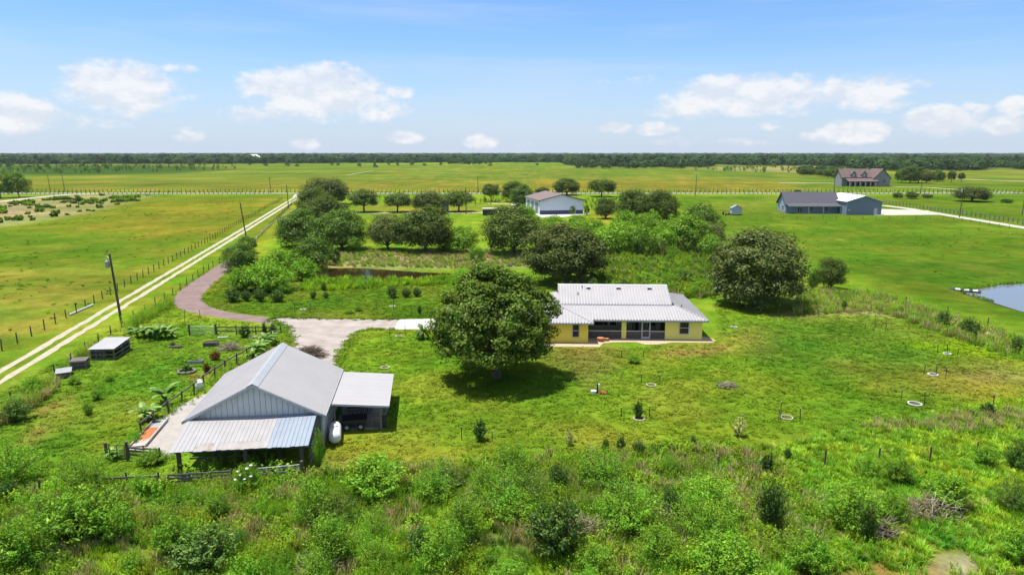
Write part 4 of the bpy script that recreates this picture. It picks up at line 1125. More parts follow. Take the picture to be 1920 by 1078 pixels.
fence('white_drive_fence', 'dark post and rail fence along the white gravel drive', gp([(1655, 381), (1700, 387), (1800, 402), (1860, 411), (1925, 422), (2050, 445)]), 2.6, 1.45, .13, rails=(.6, 1.15))
fence('cottage_field_fence', 'thin wire fence across the pasture in front of the blue cottage', gp([(1345, 411), (1470, 411.5), (1600, 411.5), (1700, 411.8), (1780, 412), (1900, 431)]), 4.4, 1.25, .06, wires=(.5, 1.0))
fence('lane_fence', 'low wire fence along the pale lane under the oaks', gp([(655, 402), (760, 401.5), (900, 401)]), 4, 1.1, .06, wires=(.5, .9))
fence('paddock_rail_fence', 'weathered rail fence closing the paddock by the gate', gp([(322, 629), (352, 628.5)]), 2.2, 1.15, .07, rails=(.95,))
fence('paddock_side_fence', 'weathered rail fence from the gate to the gravel apron', gp([(407, 627), (440, 627), (485, 627), (528, 628)]), 2.4, 1.15, .075, rails=(.45, .95))
fence('barn_side_fence', 'crooked pole fence behind the barn past the banana plants', gp([(528, 630), (500, 645), (470, 668), (420, 698), (385, 722), (355, 748), (320, 772), (285, 798), (254, 825)]), 2.3, 1.25, .08, rails=(.95,), jit=.08)
fence('pad_rail_fence', 'low weathered plank fence at the edge of the concrete pad', gp([(243, 858), (280, 861), (318, 864)]), 1.25, 1.0, .07, rails=(.3, .6, .85))
fence('corral_fence', 'silvery plank corral fence in front of the lean-to stalls', gp([(318, 914), (360, 912), (410, 909), (462, 906)]), 1.35, 1.05, .07, rails=(.2, .45, .7, .95))
fence('thicket_fence', 'old leaning posts half hidden in weeds near the corral', gp([(185, 921), (260, 916), (316, 913)]), 1.9, 1.2, .07, rails=(.9,), jit=.1)
fence('weed_line_fence', 'bare wire posts in weeds at the paddock foot', gp([(-30, 940), (20, 935), (78, 930), (150, 924)]), 3.2, 1.2, .07, wires=(.9,), jit=.1)
fence('back_field_fence', 'sparse dark posts standing in rough grass beyond the lawn', gp([(1345, 885), (1580, 872), (1717, 868), (1880, 852)]), 4.0, 1.25, .07, wires=(.9,), jit=.05)
fence('pond_side_fence', 'few dark fence posts along the tall grass by the pale pond', gp([(1600, 560), (1732, 576), (1866, 618), (1990, 662)]), 7.0, 1.3, .07, wires=(.8,))

def field_gate(label, a, b, h, name='field_gate', mt='trim_light'):
    A, Bp = Vector((*a, 0)), Vector((*b, 0)); l = (Bp - A).length
    t = thing(name, label, 'gate', A, math.atan2(b[1] - a[1], b[0] - a[0]))
    for z in (.15, .4, .65, .9, h): MB().tube([(0.1, 0, z), (l - .1, 0, z)], .028, 6).build('bar', mt, t)
    for x in (.1, l / 2, l - .1): MB().tube([(x, .03, .12), (x, .03, h + .02)], .03, 6).build('upright', mt, t)
    for x in (-.08, l + .08): MB().tube([(x, 0, -.05), (x, 0, h + .25)], .11, 8).build('gate_post', 'post_wood', t)
field_gate('pale tubular field gate between two dark posts at the paddock', spot(357, 629), spot(404, 628.5), 1.15)
field_gate('pale tubular gate at the end of the corral planks', spot(483, 905), spot(565, 897), 1.05, mt='trim_light')
field_gate('small dark mesh gate by the concrete pad corner', spot(204, 866), spot(238, 864), 1.25, mt='stake_metal')

def utility_pole(px, py, top, label, lean=0.0, can=False, arm=False, group=None, r=.15):
    x, y = spot(px, py); h = z_at(top, y)
    t = thing('utility_pole', label, 'utility pole', (x, y, 0), 0, group); t.rotation_euler = (0, lean, 0)
    MB().tube([(0, 0, -.1), (0, 0, h * .5), (0, 0, h)], [r * 1.15, r, r * .8], 9).build('shaft', 'pole_wood', t)
    MB().tube([(0, 0, h), (0, 0, h + .28)], [.03, .05], 7).build('insulator', 'white_plastic', t)
    if can:
        c = MB().tube([(-.48, -.05, h - 1.75), (-.48, -.05, h - 1.7), (-.48, -.05, h - .95), (-.48, -.05, h - .85)], [.2, .27, .27, .18], 12).build('transformer', 'galv', t)
        MB().tube([(-.48, -.05, h - .85), (-.48, -.05, h - .55)], [.05, .03], 7).build('bushing', 'white_plastic', c)
        MB().box(-.3, 0, -.08, -.02, h - 1.4, h - 1.3).build('bracket', 'dark_metal', t)
        MB().tube([(-.15, -.05, h - .5), (-.42, -.05, h - .25)], .05, 7).build('fuse', 'white_plastic', t)
    if arm: MB().box(-1.1, 1.1, -.06, .06, h - .5, h - .36).build('crossarm', 'pole_wood', t)
utility_pole(228, 606, 476, 'leaning wooden utility pole with grey transformer beside the sand track', -.06, True)
utility_pole(462, 447, 380, 'bare leaning utility pole further along the sand track', -.10)
utility_pole(541, 391, 347, 'thin utility pole where sand track nears the road', -.02)
utility_pole(508, 363, 333, 'roadside utility pole left of the track mouth', -.03, arm=True)
utility_pole(95, 362, 328, 'utility pole by the pale side lane and leafy trees', -.05)
utility_pole(122, 361, 328, 'utility pole standing at the pale side lane junction', -.06)
utility_pole(577, 366, 336, 'utility pole partly behind the roadside oak clump', -.02)
utility_pole(896, 363, 331, 'roadside utility pole behind the lane oaks', 0)
utility_pole(874, 401, 351, 'utility pole between oaks on the pale lane', 0)
utility_pole(1304, 367, 328, 'lone roadside utility pole by the open straw field', 0)
utility_pole(1563, 364, 331, 'utility pole rising behind the blue cottage roof', 0)
utility_pole(1580, 351, 334, 'thin utility pole at the red-roofed farmhouse', 0)
utility_pole(1726, 363, 336, 'roadside utility pole near the dark hedge bushes', .01)
utility_pole(1799, 408, 351, 'utility pole with grey transformer by the white gravel drive', .02, True)
utility_pole(1916, 403, 356, 'utility pole in pasture beyond the white drive fence', .03)

# ================================================================== SMALL THINGS
def coop():
    a, b, c = spot(171, 675), spot(215, 674), spot(243.5, 655.5)
    ux = Vector((b[0] - a[0], b[1] - a[1])); W = ux.length; D = math.hypot(c[0] - b[0], c[1] - b[1])
    t = thing('chicken_coop', 'weathered chicken coop with pale ribbed metal roof in the paddock', 'coop', (a[0], a[1], 0), math.atan2(ux.y, ux.x))
    dirb = Vector((c[0] - b[0], c[1] - b[1])); ang = math.atan2(dirb.y, dirb.x) - math.atan2(ux.y, ux.x); D = D * 1.02
    sx = cos(ang) * D; sy = sin(ang) * D
    h0, h1 = 1.15, 1.35
    n = 8
    for k in range(n):
        u0, u1 = -.15 + (W + .3) * k / n, -.15 + (W + .3) * (k + 1) / n - .01
        m = MB().slab([(u0 - sx * .03, -.2, h0 + .1), (u1 - sx * .03, -.2, h0 + .1), (u1 + sx, sy + .15, h1 + .1), (u0 + sx, sy + .15, h1 + .1)], .03)
        m.build('roof_sheet', 'roof_house', t)
    for (x, y) in ((0, 0), (W / 2, 0), (W - .1, 0), (sx, sy), (W - .1 + sx, sy), (W - .1 + sx / 2, sy / 2)):
        MB().box(x, x + .1, y, y + .1, 0, h0 + .02).build('corner_post', 'grey_board', t)
    for z in (.05, .5, .98):
        MB().box(.1, W - .1, -.03, .02, z, z + .12).build('front_board', 'grey_board', t)
        m = MB(); m.slab([(W - .02, .1, z + .12), (W + .03, .1, z + .12), (W + .03 + sx * .98, sy * .98, z + .12), (W - .02 + sx * .98, sy * .98, z + .12)], .12); m.build('side_board', 'grey_board', t)
    for x in (W * .22, W * .4, W * .6): MB().box(x, x + .08, -.035, .015, .17, .98).build('upright', 'grey_board', t)
    MB().box(.1, W * .4, .02, .05, .1, .95).build('mesh_front', 'dark_metal', t)
    m = MB(); m.slab([(sx * .96, sy * .96, 1.1), (W + sx * .96, sy * .96, 1.1), (W + sx * .96, sy * .99, 1.1), (sx * .96, sy * .99, 1.1)], 1.1); m.build('back_wall', 'kneewall', t)
    m = MB(); m.slab([(.0, .1, 1.1), (.05, .1, 1.1), (.05 + sx * .95, sy * .95, 1.1), (sx * .95, sy * .95, 1.1)], 1.1); m.build('left_wall', 'kneewall', t)
coop()

def cage(px, py, w, d, h, rz, label, solid=False):
    x, y = spot(px, py); t = thing('animal_cage', label, 'cage', (x, y, 0), rz)
    for sx in (0, w):
        for sy in (0, d): MB().box(sx - .04, sx + .04, sy - .04, sy + .04, 0, h).build('leg', 'grey_board', t)
    for z in (.1, h * .5, h - .08):
        for sy in (0, d): MB().box(.04, w - .04, sy - .02, sy + .02, z, z + .07).build('rail', 'grey_board', t)
        for sx in (0, w): MB().box(sx - .02, sx + .02, .04, d - .04, z, z + .07).build('rail', 'grey_board', t)
    n = 6
    for k in range(n):
        MB().box(-.1, w + .1, d * k / n + .01, d * (k + (.97 if solid else .72)) / n, h, h + .03).build('lid_slat', 'galv' if solid else 'grey_board', t)
    MB().box(.06, w - .06, .06, d - .06, .12, h - .15).build('inner_box', 'kneewall', t)
cage(133, 695, 1.35, 1.5, .95, R(18), 'slatted grey animal cage beside the metal-roofed coop')
cage(106, 712, 1.2, 1.9, .6, R(30), 'low animal cage with pale metal lid by the fence line', True)

def lying_beam(a, b, r, m, label, cat='pipe', name='pipe', z=None):
    z = z or r
    t = MB().tube([(*a, z), ((a[0] + b[0]) / 2, (a[1] + b[1]) / 2, z), (*b, z)], r, 8).build(name, m)
    tag(t, label, cat); return t
lying_beam(spot(130, 592), spot(174, 573), .14, 'white_paint', 'long white pipe lying in the pasture by the fence posts', name='white_pipe')
lying_beam(spot(408, 634), spot(428, 633), .09, 'trim_light', 'short pale pipe on the grass near the tubular gate', name='pale_pipe')
lying_beam(spot(464, 633), spot(484, 632.5), .08, 'trim_light', 'pale plank lying under the paddock fence corner', 'plank', 'pale_plank')
lying_beam(spot(255, 950), spot(300, 925), .06, 'grey_board', 'fallen weathered branch pole in weeds below the corral', 'branch', 'fallen_branch')

def planter(px, py, w, d, h, rz, label, m, soil=True):
    x, y = spot(px, py); t = thing('planter_bed', label, 'planter', (x, y, 0), rz)
    for (x0, x1, y0, y1) in ((0, w, 0, .06), (0, w, d - .06, d), (0, .06, .06, d - .06), (w - .06, w, .06, d - .06)):
        MB().box(x0, x1, y0, y1, 0, h).build('board', m, t)
    MB().box(.06, w - .06, .06, d - .06, 0, h * .8).build('soil', 'soil', t)
    return x, y
planter(381, 651, 1.5, .9, .5, R(8), 'dark wooden planter box on the paddock grass', 'kneewall')
planter(317, 654, 1.2, .7, .25, R(12), 'small weathered trough planter near the banana clump', 'grey_board')
planter(351, 683, 1.5, .6, .35, R(6), 'pale grey trough of tall grass in the paddock', 'galv')
x, y = spot(350, 698)
t = thing('log_bed', 'round bed of grey logs with weeds inside', 'garden bed', (x, y, 0))
for k in range(10):
    a = 2 * pi * k / 10; b = a + 2 * pi / 10 * .95
    MB().tube([(cos(a) * .85, sin(a) * .75, .14), (cos(b) * .85, sin(b) * .75, .16)], .13, 7).build('log', 'grey_board', t)

# planting rings and stakes
def ring(px, py, r, label, m='stone_ring', soil=True):
    x, y = spot(px, py); t = thing('planting_ring', label, 'planting ring', (x, y, 0))
    n = 14
    for k in range(n):
        a0, a1 = 2 * pi * k / n, 2 * pi * (k + .93) / n
        q = [(cos(a0) * r, sin(a0) * r, .12), (cos(a1) * r, sin(a1) * r, .12), (cos(a1) * (r - .12), sin(a1) * (r - .12), .12), (cos(a0) * (r - .12), sin(a0) * (r - .12), .12)]
        MB().slab(q[::-1], .12).build('edging_stone', m, t)
    MB().tube([(0, 0, 0), (0, 0, .05)], r - .14, 14).build('soil', 'soil', t)
ring(1198, 786, .52, 'pale stone ring of dark soil round the leafy sapling'); ring(1221, 723, .5, 'pale stone ring around a bare stem near the porch lawn')
ring(722, 690, .5, 'pale stone ring on the lawn beyond the carport'); ring(748, 631, .45, 'pale stone ring beside the concrete drive and palm')
ring(1715, 758, .6, 'bright white ring with black rim planting on the right lawn', 'white_paint'); ring(1749, 703, .5, 'white ring with dark stump at the dry patch', 'white_paint')
ring(1475, 784, .55, 'grassed-over pale ring near the variegated shrub'); ring(1776, 664, .42, 'broken white ring in long grass near the pond hedge', 'white_paint')
ring(1376, 614, .4, 'small white drain ring right of the yellow house', 'white_paint')
ring(736, 575, .4, 'pale ring in the grass before the dark pond', 'white_paint'); ring(568, 581, .4, 'pale ring in the grass beside the red drive bend', 'white_paint')
STAKES = [(1165, 783, 763), (1218, 783, 760), (1203, 717, 700), (1237, 719, 701), (1165, 671, 655), (1207, 672, 655), (1689, 752, 729), (1733, 762, 733), (1732, 703, 682), (1773, 708, 687),
          (1755, 703, 680), (1757, 663, 645), (1776, 660, 643), (1795, 668, 652), (1460, 788, 766), (1463, 785, 752), (1500, 787, 764), (866, 825, 800), (923, 829, 807),
          (731, 633, 615), (760, 628, 610), (1622, 616, 603), (1640, 614, 590), (1660, 622, 604), (1775, 630, 612), (1817, 638, 622), (1860, 770, 738), (1775, 624, 609), (772, 589, 575), (802, 590, 572), (706, 578, 560), (738, 580, 555), (553, 585, 566), (582, 582, 566),
          (375, 594, 580), (347, 612, 578), (1462, 580, 572), (1480, 578, 568), (1496, 585, 573)]
sm = MB().tube([(0, 0, -.05), (0, 0, 1.0)], .035, 6).mesh('shaft', 'stake_metal'); cm = MB().tube([(0, 0, .94), (0, 0, 1.0)], [.045, .045], 6).mesh('cap', 'trim_light')
NEAR = [((1198, 786), 'the leafy sapling in its stone ring'), ((1221, 723), 'the bare stem ring near the porch lawn'), ((1188, 681), 'the low shrub below the porch'), ((1715, 758), 'the bright white ring'), ((1749, 703), 'the white ring with a dark stump'), ((1776, 664), 'the broken white ring'),
        ((1475, 784), 'the grassed-over pale ring'), ((900, 826), 'the dark rounded young tree'), ((748, 631), 'the ring at the concrete drive'), ((1640, 616), 'the bare patch inside the tall hedge'), ((1827, 640), 'the thin young tree at the hedge'), ((1852, 775), 'the leafy low bush at the rough grass'),
        ((787, 589), 'the sapling near the concrete drive'), ((736, 575), 'the pale ring before the dark pond'), ((568, 581), 'the ring at the red drive bend'), ((360, 600), 'the paddock gate'), ((1478, 580), 'the foot of the dense right hand oak')]
for (px, py, tp) in STAKES:
    x, y = spot(px, py); h = z_at(tp, y); near = min(NEAR, key=lambda k: math.hypot(k[0][0] - px, (k[0][1] - py) * 2))[1]
    t = thing('plant_stake', 'thin dark metal stake beside ' + near, 'stake', (x, y, 0), 0, 'stakes round the young plants')
    t.rotation_euler = (random.uniform(-.05, .05), random.uniform(-.05, .05), 0)
    link('shaft', sm, t, (0, 0, 0), 0, (1, 1, h)); link('cap', cm, t, (0, 0, h * .001), 0, (1, 1, h))

# garden ornament: dark post between a pale and an orange-brown clump
x, y = spot(1120, 738)
t = thing('yard_spigot', 'dark post with pale cap between a white tub and a rusty clump on the lawn', 'garden post', (x, y, 0))
MB().tube([(0, 0, 0), (0, 0, .6), (0, 0, .95)], [.09, .07, .08], 8).build('post', 'dark_metal', t)
MB().tube([(.12, .02, .72), (.14, .02, .95)], [.12, .09], 8).build('cap', 'white_plastic', t)
MB().tube([(-.35, 0, 0), (-.35, 0, .1), (-.35, 0, .32)], [.2, .26, .27], 12).build('tub', 'white_plastic', t)
mb = MB(); rr = random.Random(4)
for k in range(26):
    a = rr.uniform(0, 2 * pi); l = rr.uniform(.25, .5)
    mb.tube([(.45, 0, .03), (.45 + cos(a) * l * .5, sin(a) * l * .5, .28), (.45 + cos(a) * l, sin(a) * l, .08)], [.05, .04, .01], 4)
mb.build('dry_clump', 'terracotta', t)
# orange planter by the porch
x, y = spot(1126, 640)
t = thing('clay_planter', 'orange clay planter on the paving in front of the porch', 'planter', (x, y, .03), R(10))
MB().tube([(0, 0, 0), (0, 0, .3), (0, 0, .36), (0, 0, .42)], [.28, .4, .44, .44], 12).build('pot', 'terracotta', t)
MB().tube([(.75, .1, 0), (.75, .1, .25), (.75, .1, .3)], [.2, .28, .3], 12).build('small_pot', 'terracotta', t)
# small pillar at the oak
x, y = spot(1343, 552)
t = thing('garden_pillar', 'small dark pillar with white cap near the dense right hand oak', 'pillar', (x, y, 0))
MB().box(-.25, .25, -.25, .25, 0, .85).build('shaft', 'kneewall', t); MB().box(-.34, .34, -.34, .34, .85, 1.05).build('cap', 'white_plastic', t)
# floating dock
x, y = spot(1779, 541)
t = thing('floating_dock', 'black floating dock with white deck boards at the pale pond', 'dock', (x, y, -.2), R(-32))
MB().box(0, 4.4, -.8, .8, -.1, .22).build('float', 'dark_metal', t)
for k in range(3): MB().box(.9 + k * 1.2, 1.6 + k * 1.2, -.75, .75, .223, .28).build('deck_board', 'white_paint', t)

# ================================================================== VEGETATION
def leaves(P, Nrm, size, rng, aspect=.55, var=.45):
    """rhombic leaves at P facing Nrm -> vertices, faces"""
    n = len(P)
    r = rng.normal(size=(n, 3)); t1 = np.cross(Nrm, r); t1 /= np.linalg.norm(t1, axis=1)[:, None] + 1e-9
    t2 = np.cross(Nrm, t1); s = (size * (1 + rng.uniform(-var, var, n)))[:, None]
    a = t1 * s; b = t2 * s * aspect
    bend = Nrm * s * .18
    V = np.stack([P - a - bend, P + b * .9, P + a - bend, P - b * .9], 1).reshape(-1, 3)
    return V, np.arange(4 * n).reshape(-1, 4)

def unit(v): return v / (np.linalg.norm(v, axis=1)[:, None] + 1e-9)

def crown(seed, n_clump, per, centre, rad, clump=(.11, .2), leaf=.022, zmin=0.06, shell=.55, up=.45, lobes=5, lobe_amp=.18, aspect=.55, taper=0.0):
    """crown of leafy clumps spread through an uneven ellipsoid of unit size"""
    rng = np.random.default_rng(seed); c = np.array(centre); rad = np.array(rad)
    ld = unit(rng.normal(size=(lobes, 3))); la = rng.uniform(-lobe_amp * .6, lobe_amp, lobes)
    d = unit(rng.normal(size=(n_clump * 2, 3))); d = d[d[:, 2] > -.75][:n_clump]
    k = 1 + (np.clip(d @ ld.T - .45, 0, 1) * la * 2.2).sum(1)
    rr = shell + (1 - shell) * rng.uniform(0, 1, len(d)) ** .45
    C = c + d * rad * (rr * k)[:, None]
    tz = np.clip((C[:, 2] - (c[2] - rad[2])) / (2 * rad[2]), 0, 1)
    C[:, :2] *= (1 + taper * (.42 - tz))[:, None]
    C[:, 2] = np.maximum(C[:, 2], zmin + rng.uniform(0, .05, len(d)))
    cr = rng.uniform(clump[0], clump[1], len(d))
    ci = np.repeat(np.arange(len(d)), per); m = len(ci)
    e = unit(rng.normal(size=(m, 3)) + np.array([0, 0, .35]))
    rad_l = (.55 + .45 * rng.uniform(0, 1, m) ** .5) * (1 + rng.normal(size=m) * .13)
    P = C[ci] + e * (cr[ci] * rad_l)[:, None] * np.array([1, 1, .72])
    N = unit(e * .8 + unit(P - c) * .35 + np.array([0, 0, up]) + rng.normal(size=(m, 3)) * .42)
    ok = P[:, 2] > .01
    return leaves(P[ok], N[ok], leaf, rng, aspect), C

def tree_proto(name, seed, leafm, n_clump=70, per=95, bare=.16, leaf=.022, rad=None, clump=(.10, .19), trunk_r=.035, limbs=9, **kw):
    rz = (1 - bare) / 2
    (V, F), C = crown(seed, n_clump, per, (0, 0, bare + rz * .96), rad or (.44, .44, rz * .93), clump, leaf, zmin=bare * .7, **kw)
    lo, hi = np.percentile(V[:, 0], 1), np.percentile(V[:, 0], 99)
    s = 1.0 / (hi - lo); V = V * np.array([s, s, 1.0 / np.percentile(V[:, 2], 99.6)])
    crown_me = np_mesh(name + '_crown', V, F, leafm)
    rr = random.Random(seed); mb = MB()
    fork = bare + .12
    mb.tube([(0, 0, -.01), (.004, .003, fork * .15), (.01, .006, fork * .55), (.006, .01, fork)], [trunk_r * 1.7, trunk_r * 1.12, trunk_r * .95, trunk_r * .8], 9)
    idx = rr.sample(range(len(C)), min(limbs, len(C)))
    for i in idx:
        e = Vector(C[i]) * .92; b = Vector((.006, .01, fork * rr.uniform(.75, 1))); mid = b.lerp(e, .5) + Vector((rr.uniform(-.03, .03), rr.uniform(-.03, .03), rr.uniform(-.02, .05)))
        mb.tube([b, mid, e], [trunk_r * .55, trunk_r * .34, trunk_r * .12], 6, False)
    return mb.mesh(name + '_trunk', 'bark'), crown_me

P_OAK = [tree_proto('oak', 11 + i, ('oak_leaf', 'oak_leaf', 'grey_oak_leaf', 'mid_leaf')[i], 125, 165, .02, .0165, shell=.42) for i in range(4)]
P_OAKT = [tree_proto('oak_tall', 31 + i, 'oak_leaf', 95, 130, .20, .019, shell=.42, clump=(.10, .17), trunk_r=.032) for i in range(2)]
P_GREY = tree_proto('grey_oak', 55, 'grey_oak_leaf', 190, 170, .0, .0150, clump=(.08, .15), shell=.5)
P_GREY2 = tree_proto('grey_oak', 58, 'grey_oak_leaf', 190, 170, .0, .0150, clump=(.08, .15), shell=.5)
P_BRIGHT = [tree_proto('bright', 61 + i, 'bright_leaf', 60, 80, .06, .026, clump=(.12, .2), trunk_r=.02, up=.6) for i in range(3)]
P_MID = [tree_proto('mid', 71 + i, 'mid_leaf', 70, 85, .08, .024, clump=(.11, .19), trunk_r=.022) for i in range(2)]
P_CONE = tree_proto('cone', 81, 'mid_leaf', 60, 70, .05, .028, rad=(.4, .4, .5), clump=(.09, .15), trunk_r=.02, lobe_amp=.05)
P_BIG = tree_proto('big_oak', 101, 'big_oak_leaf', 330, 190, .13, .0115, taper=.78, clump=(.05, .10), trunk_r=.030, limbs=30, shell=.45, lobe_amp=.22, lobes=9, aspect=.6)

def tree(proto, px, py, wpx, top, label, name='oak_tree', cat='tree', group=None, dy=1.0):
    x, y = spot(px, py); k = ppm(x, y, 4); w = wpx / k; h = z_at(top, y)
    t = thing(name, label, cat, (x, y, 0), random.uniform(0, 6.28), group)
    for nm, me in zip(('trunk', 'crown'), proto):
        link(nm, me, t, (0, 0, 0), 0, (w, w * dy, h))
    return t

tree(P_BIG, 931, 708, 216, 500, 'large spreading oak shading the lawn in front of the yellow house')
# middle distance oaks
OAKS = [
 (P_GREY, 1062, 532, 146, 420, 'dense grey-green oak rising right behind the yellow house roof'),
 (P_GREY2, 1418, 571, 176, 432, 'dense low grey-green oak at the right end of the house yard'),
 (P_OAK[0], 1558, 542, 52, 484, 'small dark tree beside the dense right hand oak'),
 (P_OAK[1], 963, 477, 108, 388, 'dark round oak behind the dark pond near the white barn'),
 (P_OAK[0], 797, 473, 106, 388, 'darkest broad oak on the far bank of the dark pond'),
 (P_OAK[2], 727, 469, 70, 402, 'grey-green oak left of the darkest oak on the pond bank'),
 (P_OAK[3], 642, 469, 92, 394, 'dark green oak at the pond bank end of the oak strip'),
 (P_OAK[3], 566, 463, 84, 393, 'leafy oak at the near end of the oak strip by the yellow verge'),
 (P_OAK[0], 604, 440, 100, 368, 'tall oak in the middle of the oak strip'),
 (P_OAK[2], 612, 384, 82, 334, 'broad roadside oak at the track mouth'),
 (P_OAK[1], 590, 408, 60, 352, 'oak beside the track between the roadside oak and the strip'),
 (P_OAKT[0], 683, 398, 52, 355, 'umbrella oak with clear trunk on the pale lane, first of four'),
 (P_OAKT[1], 745, 398, 50, 362, 'flat-topped oak with clear trunk on the pale lane, second of four'),
 (P_OAK[2], 803, 400, 56, 359, 'oak on the pale lane just left of the grey shed'),
 (P_OAKT[0], 860, 397, 52, 358, 'oak with clear trunk on the pale lane right of the grey shed'),
 (P_OAKT[1], 921, 378, 32, 345, 'small oak with clear trunk beyond the pale lane by the road'),
 (P_OAK[1], 964, 378, 44, 340, 'darker of the paired oaks by the white barn'),
 (P_OAK[3], 980, 386, 44, 347, 'greener of the paired oaks by the white barn'),
 (P_OAK[0], 1016, 364, 26, 351, 'small oak peeping over the brown roof of the white barn'),
 (P_OAK[1], 1062, 366, 46, 335, 'round oak standing behind the white barn roof'),
 (P_OAKT[0], 1128, 369, 48, 336, 'round oak with short trunk at the county road'),
 (P_OAK[0], 1136, 410, 40, 371, 'round dark oak on the straw patch right of the white barn'),
 (P_OAK[1], 1190, 422, 70, 357, 'left of two joined dark oaks behind the bright green grove'),
 (P_OAK[0], 1241, 422, 62, 357, 'right of two joined dark oaks behind the bright green grove'),
 (P_MID[0], 1314, 466, 76, 382, 'tall leafy tree at the right end of the bright grove'),
 (P_OAK[2], 1330, 472, 52, 418, 'dark tree at the grove edge beside the right pasture'),
 (P_OAK[3], 452, 508, 58, 456, 'dark leafy tree at the top of the red drive'),
 (P_CONE, 626, 497, 24, 463, 'dark conical young tree on the pond bank'),
 (P_CONE, 465, 475, 34, 443, 'dark conical tree at the foot of the bare leaning pole'),
 (P_MID[1], 36, 370, 40, 322, 'leafy tree by the pale side lane'),
 (P_MID[0], 2, 372, 44, 316, 'taller leafy tree at the end of the pale side lane'),
 (P_OAK[2], 1822, 378, 60, 350, 'grey roadside oak behind the transformer pole at the white drive'),
 (P_CONE, 1073, 404, 11, 386, 'small clipped tree in front of the white barn wall'),
 (P_CONE, 1100, 404, 10, 386, 'small light tree off the corner of the white barn'),
]
for (p, px, py, w, top, lab) in OAKS: tree(p, px, py, w, top, lab)
GROVE = [(0, 1172, 455, 56, 394), (1, 1216, 452, 46, 394), (2, 1160, 478, 82, 416), (0, 1202, 484, 52, 420), (1, 1258, 468, 60, 404), (2, 1284, 476, 84, 404), (1, 1108, 448, 54, 408), (0, 1132, 470, 60, 424),
         (2, 1042, 440, 50, 404), (1, 1240, 482, 50, 424), (0, 1085, 430, 40, 402), (1, 985, 418, 34, 384), (2, 1330, 488, 44, 440)]
for (i, px, py, w, top) in GROVE:
    tree(P_BRIGHT[i], px, py, w, top, 'bright green leafy tree in the grove behind the yellow house', 'leafy_tree', 'tree', 'bright trees of the grove')
for (i, px, py, w, top) in [(2, 870, 474, 56, 424), (0, 1006, 500, 40, 462), (1, 855, 476, 40, 448)]:
    tree(P_BRIGHT[i], px, py, w, top, 'light green small tree among the pond bank oaks', 'leafy_tree', 'tree', 'small light trees by the pond bank oaks')
tree(P_BRIGHT[1], 893, 498, 28, 460, 'slender light green tree just behind the large spreading oak', 'leafy_tree')
tree(P_BRIGHT[0], 663, 474, 34, 443, 'light green tree in front of the pond bank oak strip', 'leafy_tree')
tree(P_BRIGHT[2], 578, 450, 36, 424, 'light green tree growing among the oak strip trunks', 'leafy_tree')
tree(P_MID[0], 584, 504, 66, 444, 'round willow-like tree at the left end of the dark pond', 'leafy_tree')
# farmyard trees in the distance
for i, (px, py, w, top) in enumerate([(1506, 329, 16, 315), (1520, 329, 20, 314), (1537, 331, 16, 318), (1553, 333, 20, 316), (1570, 334, 22, 314), (1690, 343, 26, 316), (1706, 344, 30, 311), (1722, 343, 28, 313), (1737, 344, 22, 318), (1757, 341, 24, 319), (1783, 343, 14, 320), (1802, 342, 12, 324)]):
    tree((P_OAK + P_MID)[i % 6] if px < 1770 else P_OAKT[i % 2], px, py, w, top, ('dark tree in the row leading up to the red-roofed farmhouse' if px < 1600 else 'tree in the dark clump beside the red-roofed farmhouse' if px < 1770 else 'lone small tree with clear trunk beyond the farmhouse clump'), 'farm_tree', 'tree', 'trees round the farmhouse')
for i, (px, py, w, top) in enumerate([(1682, 372, 18, 361), (1710, 373, 22, 360), (1738, 372, 18, 364), (1496, 362, 14, 356), (1887, 381, 18, 373)]):
    tree(P_OAK[i % 3], px, py, w, top, 'dark rounded bush along the roadside behind the blue workshop', 'roadside_bush', 'bush', 'roadside bushes')
tree(P_OAK[0], 147, 380, 11, 368, 'single dark round bush in the scrub left of the pasture', 'round_bush', 'bush')

# ------------------------------------------------------------------ bushes: upright leafy shoots
def bush_proto(name, seed, leafm, shoots=70, per=38, leaf=.035, spread=.42, dome=.95, up=.5, stem_n=16, aspect=.4, low=.18):
    rng = np.random.default_rng(seed); Ps, Ns = [], []; mb = MB()
    for i in range(shoots):
        a = rng.uniform(0, 2 * pi); q = rng.uniform(0, 1) ** .55; tx, ty = cos(a) * q * spread, sin(a) * q * spread
        h = dome * (1 - .55 * q ** 2.2) * rng.uniform(.72, 1.05); bx_, by_ = tx * .25, ty * .25
        u = low + (1 - low) * rng.uniform(0, 1, per) ** .7
        u = np.maximum(u, low * rng.uniform(.2, 1))
        cx, cy, cz = bx_ + (tx - bx_) * u ** 1.3, by_ + (ty - by_) * u ** 1.3, h * u
        off = rng.normal(size=(per, 3)) * np.array([.038, .038, .03]) * (1.3 - .6 * u)[:, None]
        P = np.stack([cx, cy, cz], 1) + off; P[:, 2] = np.maximum(P[:, 2], .01)
        N = unit(off * 14 + np.array([cos(a) * q * .6, sin(a) * q * .6, up]) + rng.normal(size=(per, 3)) * .5)
        Ps.append(P); Ns.append(N)
        if i < stem_n: mb.tube([(bx_ * .5, by_ * .5, 0), (bx_ + (tx - bx_) * .4, by_ + (ty - by_) * .4, h * .5), (tx, ty, h * .93)], [.011, .007, .003], 4, False)
    V, F = leaves(np.concatenate(Ps), np.concatenate(Ns), leaf, rng, aspect)
    return mb.mesh(name + '_stems', 'bark'), np_mesh(name + '_leaves', V, F, leafm)
B_SALT = [bush_proto('salt', 201 + i, 'bush_leaf', 95, 46, .026, .46, 1, .45) for i in range(3)]
B_DARK = [bush_proto('dark', 211 + i, 'bush_leaf_dark', 85, 44, .028, .44, 1, .45) for i in range(2)]
B_ROUND = [bush_proto('round', 221 + i, 'bush_leaf', 130, 56, .02, .5, .9, .55, aspect=.55) for i in range(2)]
